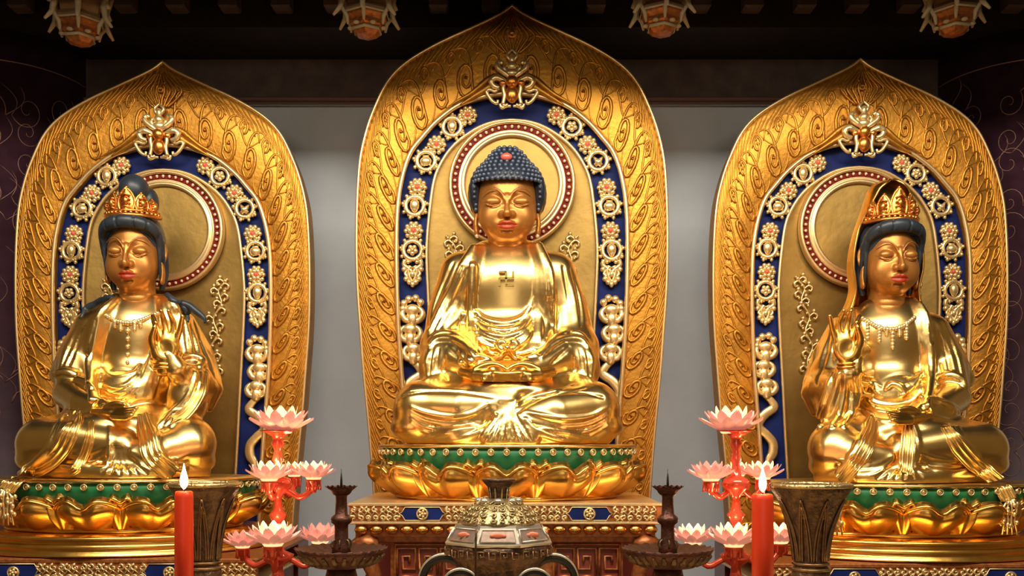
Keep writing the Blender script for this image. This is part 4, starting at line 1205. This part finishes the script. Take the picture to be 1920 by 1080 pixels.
# sunk wine-red panels with key-fret scrolls, left and right of the burner
for s_, ca_, cb_ in ((-1, 738, 862), (1, 1040, 1165)):
    a, b = px_(ca_,yf), px_(cb_,yf); z1 = pz(1024,yf); z0 = 1.0; yy = yf+.14
    pn = MB().box(a, b, yy-.012, yy+.0, z0, z1).build('sunk_panel', M['wine'], cp, smooth=False)
    t = MB()
    t.tube([(a,yy-.02,z0),(a,yy-.02,z1),(b,yy-.02,z1),(b,yy-.02,z0)], .016, 5)
    w_ = b-a
    for k in range(3):
        for zz in (z1-.13, z1-.38, z1-.63):
            c = a+w_*(k+.5)/3; r0 = w_/6*.82
            sq = [(-1,-1),(-1,1),(1,1),(1,-.6),(-.4,-.6),(-.4,.4),(.35,.4),(.35,-.1)]
            if (k % 2): sq = [(-p, q) for p, q in sq]
            t.tube([(c+p*r0, yy-.022, zz+q*.1) for p, q in sq], .013, 5)
            t.tube([(c-r0*1.1, yy-.02, zz-.125), (c, yy-.03, zz-.11), (c+r0*1.1, yy-.02, zz-.125)], .012, 5)
    t.build('fret_carving', M['carved'], pn)
for s_ in (-1, 1):
    xc = px_(690 if s_ < 0 else 1208, yf); t = MB()
    t.tube([(xc+s_*.04,yf+.15,pz(1010,yf)),(xc+s_*.09,yf+.1,pz(1025,yf)),(xc+s_*.02,yf+.08,pz(1046,yf)),(xc-s_*.03,yf+.1,pz(1080,yf)),(xc+s_*.03,yf+.1,1.0),(xc,yf+.12,.35)], [.05,.09,.07,.06,.08,.09], 10)
    t.ell((xc+s_*.02,yf+.06,pz(1022,yf)), (.1,.08,.08), 12, 8)
    t.build('carved_leg', M['carved'], cp)
# side pedestals: stepped gilt drum over a blue and gold frieze
def side_pedestal(cx, dz, label, right):
    r_ = empty('altar_pedestal', (cx, -.95, 0), label, 'pedestal')
    zt = P(237, 893, -.92)[2]+dz-.4205; H_ = .16
    prof = [(.55,zt),(1.13,zt),(1.16,zt-.01),(1.16,zt-.035),(1.12,zt-.045),(1.14,zt-.065),(1.18,zt-.085),(1.15,zt-.1),(1.16,zt-.12),(1.2,zt-.14),(1.2,zt-H_+.01),(.6,zt-H_)]
    MB().lathe((cx,-.92,0), prof[::-1], 80, 1.0, .8).build('stepped_gilt_drum', M['gold_b'], r_)
    w_ = 1.36; y = -1.86; zz = zt-H_
    MB().box(cx-w_, cx+w_, y, -.25, zz-.035, zz, .008).build('top_slab', M['carved'], r_, smooth=False)
    s_ = -1 if right else 1
    cartouche_front(None, cx-w_+.01, cx+w_-.01, y+.02, zz-.17, zz-.035, tuple((cx+s_*k, .21) for k in (-.46, .70)), r_, seed=8+right)
    MB().box(cx-w_, cx+w_, y-.005, -.25, zz-.19, zz-.17, .004).build('gilt_fillet', M['pale'], r_, smooth=False)
    MB().box(cx-w_+.1, cx+w_-.1, y+.1, -.27, .3, zz-.19).build('carved_body', M['carved'], r_, smooth=False)
    MB().box(cx-w_, cx+w_, y, -.25, 0, .3, .03).build('plinth', M['wine'], r_, smooth=False)
RL = [1.354, 1.378]
side_pedestal(sl.location.x, 0, 'gilt stepped pedestal under the left lotus seat', 0)
side_pedestal(-sl.location.x, DZR, 'gilt stepped pedestal under the right lotus seat', 1)
cpb = [o for o in C.objects if o.name.startswith('altar_pedestal')]

# ================================================================ hanging palace lanterns
def build_lantern():
    root = empty('palace_lantern', (0,0,0), 'x', 'lantern')
    a = lambda k: pi/6+k*pi/3
    def hexp(r, z): return [(r*cos(a(k)), r*sin(a(k)), z) for k in range(6)]
    def frus(nm, prof, m, par=root):
        t = MB(); t.lathe((0,0,0), prof, 6, a0=pi/6); return t.build(nm, m, par, smooth=False, local=True)
    frus('lantern_body', [(.19,.06),(.2,.08),(.17,.12),(.205,.36),(.22,.38),(.22,.42)], M['lantern'])
    frus('lower_tier', [(.12,-.06),(.15,-.04),(.145,.0),(.185,.03),(.19,.06)], M['carved'])
    frus('bottom_cup', [(.03,-.13),(.09,-.12),(.12,-.09),(.115,-.06)], M['carved'])
    frus('roof', [(.22,.42),(.33,.46),(.3,.5),(.12,.62),(.08,.9)], M['lantern'])
    t = MB()
    for k in range(6):
        q = a(k); t.ell((.14*cos(q+.52), .14*sin(q+.52), -.05), (.03,.03,.015), 7, 5)
    t.tube(hexp(.125,-.075)+hexp(.125,-.075)[:1], .014, 5, cap=False); t.tube(hexp(.205,.05)+hexp(.205,.05)[:1], .01, 5, cap=False)
    t.build('cream_band', M['cream'], root, local=True)
    for k in range(6):
        q = a(k); c, s = cos(q), sin(q); t = MB()
        t.tube([(.3*c,.3*s,.42),(.26*c,.26*s,.3),(.22*c,.22*s,.18),(.24*c,.24*s,.08),(.3*c,.3*s,-.0)], [.02,.026,.03,.024,.012], 6)
        t.tube([(.18*c,.18*s,.34),(.24*c,.24*s,.22),(.27*c,.27*s,.16)], [.014,.02,.02], 6)
        t.tube([(.24*c,.24*s,.1),(.18*c,.18*s,.02),(.17*c,.17*s,-.05)], [.016,.02,.01], 6)
        t.build('dragon_bracket', M['cream'], root, local=True)
    MB().tube([(0,0,.8),(0,0,1.5),(0,0,2.6)], .012, 6).build('chain', M['black'], root, local=True)
    return root
ln = build_lantern()
lp = [(150, 78, 'hanging palace lantern nearest the left pillar'), (688, 64, 'hanging palace lantern left of the tallest mandorla tip'), (1241, 60, 'hanging palace lantern right of the tallest mandorla tip'), (1789, 60, 'hanging palace lantern nearest the right pillar')]
for i, (x, y, lab) in enumerate(lp):
    o = ln if i == 0 else copy_tree(ln)
    o.location = P(x, y-22, -.75); o['label'] = lab; o['group'] = 'palace lanterns along the beam'; o.rotation_euler.z = (.35, 0, 0, -.35)[i]
    ch = [c for c in o.children if c.name.startswith('chain')][0]; ch.scale.z = (7.38-o.location.z)/2.6

# ================================================================ foreground altar table and its vessels
TZ = 1.0
at = empty('altar_table', (0, -3.45, 0), 'long altar table under the burner and vases, just below the picture', 'table')
MB().box(-3.4, 3.4, -4.1, -2.8, TZ-.06, TZ, .015).build('table_top', mat('pale_gold_cloth', (.75,.55,.28), .7), at, smooth=False)
MB().box(-3.3, 3.3, -4.02, -2.88, .12, TZ-.06).build('table_body', M['wine'], at, smooth=False)
MB().box(-3.4, 3.4, -4.1, -2.8, 0, .12, .02).build('table_foot', M['wine'], at, smooth=False)

# incense burner: d about 5.7
yb = -3.3; D = CAM_D+yb; k = D/F_PX
cx = (935-960)*k; Z = lambda py: CAM_Z+(HOR-py)*k
bur = empty('incense_burner', (cx, yb, TZ), 'domed brass and bronze incense burner in front of the central pedestal', 'incense burner')
MB().lathe((cx,yb,0), [(r*k, Z(py)) for r, py in ((20,938),(17,925),(19,915),(28,905),(32,900),(30,898),(22,897),(14,902),(1,903))], 32).build('finial_cup', M['bronze'], bur)
t = MB()
for i in range(10):
    a_ = 2*pi*i/10; t.tube([(cx+17.5*k*cos(a_), yb+17.5*k*sin(a_), Z(936)), (cx+20*k*cos(a_), yb+20*k*sin(a_), Z(914))], .006, 5)
fl = t.build('finial_rib', M['brass'], bur); fl['kind'] = 'stuff'
dome = MB().lathe((cx,yb,0), [(r*k, Z(py)) for r, py in ((78,980),(76,976),(70,968),(60,957),(46,946),(30,938),(20,934),(10,933))], 48).build('pierced_dome', M['brass'], bur)
t = MB(); rr = random.Random(4)
for (py, r, n) in ((972,74,26),(962,66,24),(952,54,20),(943,40,14)):
    for i in range(n):
        a_ = 2*pi*(i+.5*(n % 4 == 0))/n; c = np.array((cx+r*k*cos(a_), yb+r*k*sin(a_), Z(py)))
        nx = np.array((cos(a_), sin(a_), .6)); u_ = np.array((-sin(a_), cos(a_), 0)); w3 = np.array((-.75*cos(a_),-.75*sin(a_),.6))
        s_ = rr.choice((-1, 1))
        t.tube([c+nx*.004+(u_*cos(s_*q*6+i)+w3*sin(s_*q*6+i))*.02*(1-.7*q) for q in np.linspace(0, 1, 9)], [.008,.005], 4)
fo = t.build('dome_scroll', M['brass'], bur); fo['kind'] = 'stuff'
t = MB()
for i in range(8):
    a_ = 2*pi*i/8; t.ell((cx+36*k*cos(a_), yb+36*k*sin(a_), Z(938)), (10*k,10*k,6*k), 9, 6)
t.build('collar_lobes', M['tin'], bur)['kind'] = 'stuff'
# octagonal tier with framed panels
tier = MB().lathe((cx,yb,0), [(r*k, Z(py)) for r, py in ((60,1020),(104,1017),(106,1013),(100,1010),(84,984),(82,980),(70,976))], 8, a0=pi/8).build('octagonal_tier', M['tin'], bur, smooth=False)
for i in range(8):
    am = 2*pi*i/8; half = pi/8
    def tp(u, v, e=0):
        r = (100+(84-100)*v)*k*cos(half)+e; zz = Z(1010)+(Z(984)-Z(1010))*v
        w_ = (100+(84-100)*v)*k*sin(half)*u
        return (cx+r*cos(am)-w_*sin(am), yb+r*sin(am)+w_*cos(am), zz)
    t = MB(); G = np.array([[tp(u, v, .006) for v in (.14, .86)] for u in (-.84, -.3, .3, .84)]); t.grid(G); pn = t.build('tier_panel', M['rosy'], bur, smooth=False)
    t = MB(); t.tube([tp(-.86,.1,.008), tp(.86,.1,.008), tp(.86,.9,.008), tp(-.86,.9,.008), tp(-.86,.1,.008)], .005, 5)
    t.build('panel_frame', M['tin'], pn); t = MB()
    t.ell(tp(0,.5,.01), (.035,.008,.018) if abs(sin(am)) > .5 else (.008,.035,.018), 10, 6); t.ell(tp(.3,.5,.01), (.014,.008,.012), 8, 5); t.ell(tp(-.3,.5,.01), (.014,.008,.012), 8, 5)
    t.build('coral_inlay', mat('coral_inlay', (.7,.2,.1), .35) if i == 0 else bpy.data.materials['coral_inlay'], pn)['kind'] = 'stuff'
prof = [(r*k, Z(py)) for r, py in ((40,1180),(60,1165),(76,1140),(80,1100),(78,1070),(80,1054),(90,1042),(97,1030),(99,1019),(60,1016))]
MB().lathe((cx,yb,0), prof, 48).build('bowl', M['bronze'], bur)
t = MB()
for i in range(30):      # frieze of raised fret marks on the bowl neck
    a_ = 2*pi*i/30; r = 97*k; c = np.array((cx+r*cos(a_), yb+r*sin(a_), Z(1031))); u_ = np.array((-sin(a_), cos(a_), 0)); w3 = np.array((0,0,1)); n_ = np.array((cos(a_), sin(a_), 0))
    sq = [(-1,-1),(-1,1),(1,1),(1,-.4),(0,-.4),(0,.3)] if i % 2 else [(-1,1),(-1,-1),(1,-1),(1,.6),(-.1,.6)]
    t.tube([c+n_*.01+u_*p*.018+w3*q*.02 for p, q in sq], .005, 4)
t.build('fret_mark', M['bronze_l'], bur)['kind'] = 'stuff'
for s_ in (-1, 1):   # dragon-head side handles, big bright-edged arcs
    for (xc, yc, R_, w_) in ((s_*101, 1088, 42, 10), (s_*64, 1084, 29, 8)):
        dy = -.02 if abs(xc) > 70 else -.42
        pts = [(cx+(xc+R_*cos(q))*k, yb+dy, Z(yc-R_*1.05*sin(q))) for q in np.linspace(-.6, pi+.3, 22)]
        h_ = MB().tube(pts, [w_*k*.6, w_*k, w_*k*.8], 8).build('curled_handle', M['black'], bur)
        pts = [(cx+(xc+(R_+w_*.6)*cos(q))*k, yb+dy-.02, Z(yc-(R_+w_*.6)*1.05*sin(q))) for q in np.linspace(-.2, pi+.1, 22)]
        MB().tube(pts, [.003,.009,.004], 6).build('bright_edge', M['tin'], h_)
for i in range(3):
    a_ = pi/2+2*pi*i/3
    MB().tube([(cx+60*k*cos(a_), yb+60*k*sin(a_), Z(1150)), (cx+78*k*cos(a_), yb+78*k*sin(a_), TZ+.1), (cx+66*k*cos(a_), yb+66*k*sin(a_), TZ+.036)], [.05,.05,.035], 10).build('leg', M['bronze'], bur)
ys = -3.92; t = MB().tube([P(893,978,ys), P(892,1030,ys), np.array((P(891,1080,ys)[0], ys, TZ))], .0055, 6); 
o = t.build('incense_stick', M['bronze'], None, label='thin dark incense stick standing upright before the burner', cat='incense stick')

# candlesticks with pricket spikes
def candlestick(pxc, yb, label, m):
    D = CAM_D+yb; k = D/F_PX; cx = (pxc-960)*k; Z = lambda py: CAM_Z+(HOR-py)*k
    r_ = empty('pricket_candlestick', (cx, yb, TZ), label, 'candlestick', 'pricket candlesticks')
    MB().tube([(cx,yb,Z(918)),(cx,yb,Z(900)),(cx,yb,Z(879))], [.009,.007,.002], 8).build('spike', M['black'], r_)
    def scal(n, amp, j0):
        def f(a, j, r, z):
            if j == j0: return (r*(1+.02*cos(n*a)), z+amp*abs(cos(n*a/2)))
            return (r, z)
        return f
    MB().lathe((cx,yb,0), [(r*k, Z(py)) for r, py in ((14,928),(18,924),(20,920),(30,914),(28,913),(10,918))], 48, fn=scal(16, .012, 3)).build('drip_dish', m, r_)
    MB().lathe((cx,yb,0), [(r*k, Z(py)) for r, py in ((18,1040),(17,1026),(13,1010),(12.5,990),(13,984),(19,979),(20,974),(18,969),(12,964),(11,950),(10.5,932),(12,928),(12,926))], 28).build('stem', m, r_)
    MB().lathe((cx,yb,0), [(r*k, Z(py)) for r, py in ((26,1064),(50,1062),(54,1058),(66,1050),(78,1040),(86,1030),(84,1028),(60,1036),(20,1040))], 96, fn=scal(26, .014, 5)).build('scalloped_dish', m, r_)
    dd = r_.children[-1]; t = MB()
    for i in range(26):
        a_ = 2*pi*(i+.5)/26
        t.tube([(cx+r*k*cos(a_), yb+r*k*sin(a_), Z(py)) for r, py in ((56,1057),(69,1049),(80,1039))], [.012,.02,.012], 5, flat=.5)
    t.build('dish_lobe', M['bronze_v'], dd)['kind'] = 'stuff'
    t = MB()
    for s_ in range(6):
        a_ = pi/6+s_*pi/3; t.tube([(cx+(13+6*cos(q))*k*cos(a_), yb+(13+6*cos(q))*k*sin(a_), Z(1020-8*sin(q))) for q in np.linspace(-1.5, 2.5, 10)], .007, 5)
    t.build('leaf_collar', M['bronze_v'], r_)['kind'] = 'stuff'
    MB().lathe((cx,yb,0), [(60*k,TZ),(58*k,TZ+.03),(34*k,TZ+.09),(24*k,Z(1100)),(30*k,Z(1082)),(26*k,Z(1064))], 32).build('foot', m, r_)
candlestick(640, -3.12, 'dark bronze pricket candlestick left of the incense burner', M['bronze_r'])
candlestick(1252, -3.12, 'dark bronze pricket candlestick right of the incense burner', M['bronze_r'])

# trumpet vases
def vase(pxc, py0, w_, yb, label):
    D = CAM_D+yb; k = D/F_PX; cx = (pxc-960)*k; Z = lambda py: CAM_Z+(HOR-(py+py0))*k; q = w_/72.0
    r_ = empty('trumpet_vase', (cx, yb, TZ), label, 'vase', 'tall bronze trumpet vases')
    pr = [(40,1180),(42,1170),(36,1130),(34,1060),(30,1052),(29,1040),(32,1010),(38,980),(46,955),(56,930),(68,912),(72,905),(72,901),(68,901),(50,930),(30,1000)]
    pr = [(r*q*k, Z(p)) for r, p in pr]; pr = [(a, max(b, TZ)) for a, b in pr]
    pr[0] = (40*q*k, TZ); pr[1] = (42*q*k, TZ+.03)
    b = MB().lathe((cx,yb,0), pr, 64).build('vase_body', M['bronze_v'], r_)
    t = MB().tube([(cx+70.5*q*k*cos(a), yb+70.5*q*k*sin(a), Z(900)) for a in np.linspace(0, 2*pi, 60)], .014, 8, cap=False); t.build('rim', M['brass'], r_)
    t = MB()
    for i in range(8):       # raised leaf blades climbing the flare
        a0 = 2*pi*i/8+.2
        def on(a, py):
            r = np.interp(py, [905,912,930,955,980,1010,1040], [72,68,56,46,38,32,29])*q*k+.006
            return (cx+r*cos(a), yb+r*sin(a), Z(py))
        for s_ in (-1, 1):
            for wq in (.3, .17):
                t.tube([on(a0+s_*wq*(1-g**1.5)*1.1, 1040-(1040-(925+(.3-wq)*100))*g) for g in np.linspace(0, 1, 12)], .007, 4)
        t.tube([on(a0+.09*cos(g), 950+9*sin(g)) for g in np.linspace(0, 5, 9)], .006, 4)
    for py in (1046, 1056):
        t.tube([(cx+(31 if py < 1050 else 34)*q*k*cos(a), yb+(31 if py < 1050 else 34)*q*k*sin(a), Z(py)) for a in np.linspace(0, 2*pi, 40)], .009, 6, cap=False)
    t.build('raised_blade', M['bronze_l'], r_)['kind'] = 'stuff'
vase(384, 8, 64, -3.4, 'tall engraved bronze trumpet vase behind the left red candle')
vase(1520, 10, 74, -3.4, 'tall engraved bronze trumpet vase beside the right red candle')

# red candles with flames
def candle(pxc, pyt, w_, yb, label):
    D = CAM_D+yb; k = D/F_PX; cx = (pxc-960)*k; Z = lambda py: CAM_Z+(HOR-py)*k
    r_ = empty('red_candle', (cx, yb, TZ), label, 'candle', 'lit red candles')
    R = w_/2*k; zt = Z(pyt)
    MB().lathe((cx,yb,0), [(R*1.0,TZ+.1),(R*1.01,zt-.25),(R,zt-.03),(R*.93,zt-.004),(R*.8,zt),(R*.6,zt-.012),(R*.1,zt-.02)], 32).build('wax_body', M['red'], r_)
    MB().tube([(cx,yb,zt-.02),(cx+.002,yb,zt+.012),(cx+.004,yb,zt+.025)], .004, 6).build('wick', M['wick'], r_)
    MB().lathe((cx,yb,0), [(.002,zt+.008),(.018,zt+.03),(.022,zt+.055),(.017,zt+.085),(.008,zt+.115),(.001,zt+.15)], 16).build('flame', M['flame'], r_)
    MB().lathe((cx,yb,0), [(R*2.6,TZ),(R*2.5,TZ+.02),(R*1.2,TZ+.05),(R*1.3,TZ+.1),(R*1.1,TZ+.1),(R*.9,TZ+.06)], 32).build('holder', M['brass'], r_)
    l = bpy.data.lights.new('flame_light', 'POINT'); l.energy = 6; l.color = (1,.55,.2); l.shadow_soft_size = .03
    o = bpy.data.objects.new('flame_light', l); C.objects.link(o); o.location = (cx, yb, zt+.07)
candle(345, 921, 34, -3.85, 'lit tall red candle in front of the left trumpet vase')
candle(1430, 926, 40, -3.85, 'lit tall red candle left of the right trumpet vase')

# lotus lamp stands
def make_petal(name, L, W, curl, m, par, loc, az, tilt):
    pass
def lotus_flower(c, R, par, lit, seed, nm='lotus_flower'):
    rr = random.Random(seed)
    base = MB().lathe(tuple(c), [(R*.12,-.0),(R*.3,R*.02),(R*.36,R*.1),(R*.2,R*.12)], 16)
    fo = base.build(nm, M['petal_c'], par)
    def petal_mesh(L, W, a, el0, el1, m, name):
        nu, nv = 5, 6; G = []
        for i in range(nv):
            v = i/(nv-1); el = el0+(el1-el0)*v
            s_ = L*v; row = []
            # path bends upward from el0 to el1
            rad = L*(sin(el0+(el1-el0)*v*.5+0)*v); hz = L*(cos(el0+(el1-el0)*v*.5)*v)
            wd = W*(sin(pi*(v*.82+.12))**.8)*(1 if v < .95 else .25)
            for j in range(nu):
                u = -1+2*j/(nu-1)
                rr_ = R*.2+rad-.12*W*(u*u)*0; zz = hz+.35*W*u*u
                x = rr_*cos(a)-u*wd*sin(a); y = rr_*sin(a)+u*wd*cos(a)
                row.append((c[0]+x, c[1]+y, c[2]+R*.06+zz))
            G.append(row)
        t = MB(); t.grid(np.array(G)); return t.build(name, M[m], fo)
    n = 10
    for i in range(n): petal_mesh(R*.86, R*.2, 2*pi*i/n+rr.uniform(-.05,.05), 1.3, .95, 'petal_p', 'petal')
    for i in range(n): petal_mesh(R*.84, R*.2, 2*pi*(i+.5)/n, 1.0, .6, 'petal_p' , 'petal')
    for i in range(8): petal_mesh(R*.78, R*.19, 2*pi*i/8+.2, .6, .15, 'petal_c' if lit else 'petal_p', 'petal')
    MB().ell((c[0], c[1], c[2]+R*.3), (R*.18,R*.18,R*.36), 12, 8).build('flower_heart', M['petal_c'] if lit else M['petal_p'], fo)
    if lit:
        l = bpy.data.lights.new('lotus_bulb', 'POINT'); l.energy = 1.6; l.color = (1,.6,.35); l.shadow_soft_size = .03
        o = bpy.data.objects.new('lotus_bulb', l); C.objects.link(o); o.location = (c[0], c[1], c[2]+R*.75)
def lotus_lamp(ax, yb, label, flowers, dy=0):
    D = CAM_D+yb; k = D/F_PX; cx = (ax-960)*k; Z = lambda py: CAM_Z+(HOR-(py+dy))*k
    r_ = empty('lotus_lamp_stand', (cx, yb, 0), label, 'lotus lamp', 'lotus lamp stands')
    pr = [(20,1100),(12,1085),(9,1062),(26,1050),(30,1040),(12,1032),(9,1018),(7,985),(12,975),(17,965),(9,955),(7,935),(10,928),(22,918),(28,908),(22,898),(10,892),(7,870),(11,862),(8,852),(7,842),(13,832),(9,826),(12,818),(26,810),(38,807),(10,806)]
    MB().lathe((cx,yb,0), [(r*k, Z(p)) for r, p in pr], 20).build('turned_stem', M['lamp_red'], r_)
    MB().lathe((cx,yb,0), [(.28,.0),(.28,.05),(.08,.12),(.05,Z(1100))], 24).build('floor_foot', M['lamp_red'], r_)
    for i, (fx, fy, R, dyy, lit) in enumerate(flowers):
        yy = yb+dyy; kk = (CAM_D+yy)/F_PX
        c = np.array(((fx-960)*kk, yy, CAM_Z+(HOR-(fy+R*.30))*kk))
        lotus_flower(c, R*kk, r_, lit, i)
        if abs(fx-ax) > 12 or fy > 870:
            zr = Z(1050 if fy > 960 else 918)
            t = MB(); st_ = np.array((cx, yb, zr)); e_ = c.copy()
            mid = st_*.35+e_*.65; mid[2] = min(st_[2], e_[2])-.05
            t.tube(cat_rom([st_, st_*.7+e_*.3+np.array((0,0,-.03)), mid, e_+np.array((0,0,-.05)), e_], 5), [.016,.02,.022,.02,.03], 8)
            t.build('branch_arm', M['lamp_red'], r_)
            t = MB().lathe(tuple(c), [(R*kk*.1,-.09),(R*kk*.16,-.06),(R*kk*.32,-.01),(R*kk*.36,.0),(R*kk*.1,.005)], 14); t.build('flower_cup', M['lamp_red'], r_)
            t = MB()
            for q in range(6):
                a_ = q*pi/3; t.tube([(c[0]+R*kk*.3*cos(a_), c[1]+R*kk*.3*sin(a_), c[2]-.0), (c[0]+R*kk*.3*cos(a_), c[1]+R*kk*.3*sin(a_), c[2]-.07)], [.006,.008], 5)
            t.build('glass_drop', M['lamp_red'], r_)['kind'] = 'stuff'
lotus_lamp(521, -2.4, 'tiered red glass lamp stand with pink lotuses, right of the left statue', [(527,795,62,0,1),(505,889,46,-.12,1),(588,887,42,-.05,1),(552,884,34,.28,1),(512,1008,56,-.22,1),(600,1006,46,.1,0),(455,1016,40,.15,0)])
lotus_lamp(1380, -2.4, 'tiered red glass lamp stand with pink lotuses, left of the right statue', [(1371,795,62,0,1),(1333,889,46,-.05,0),(1430,887,42,-.02,1),(1385,884,32,.28,1),(1300,1008,46,.1,1),(1376,1010,54,-.22,1),(1462,1006,46,.05,1)])
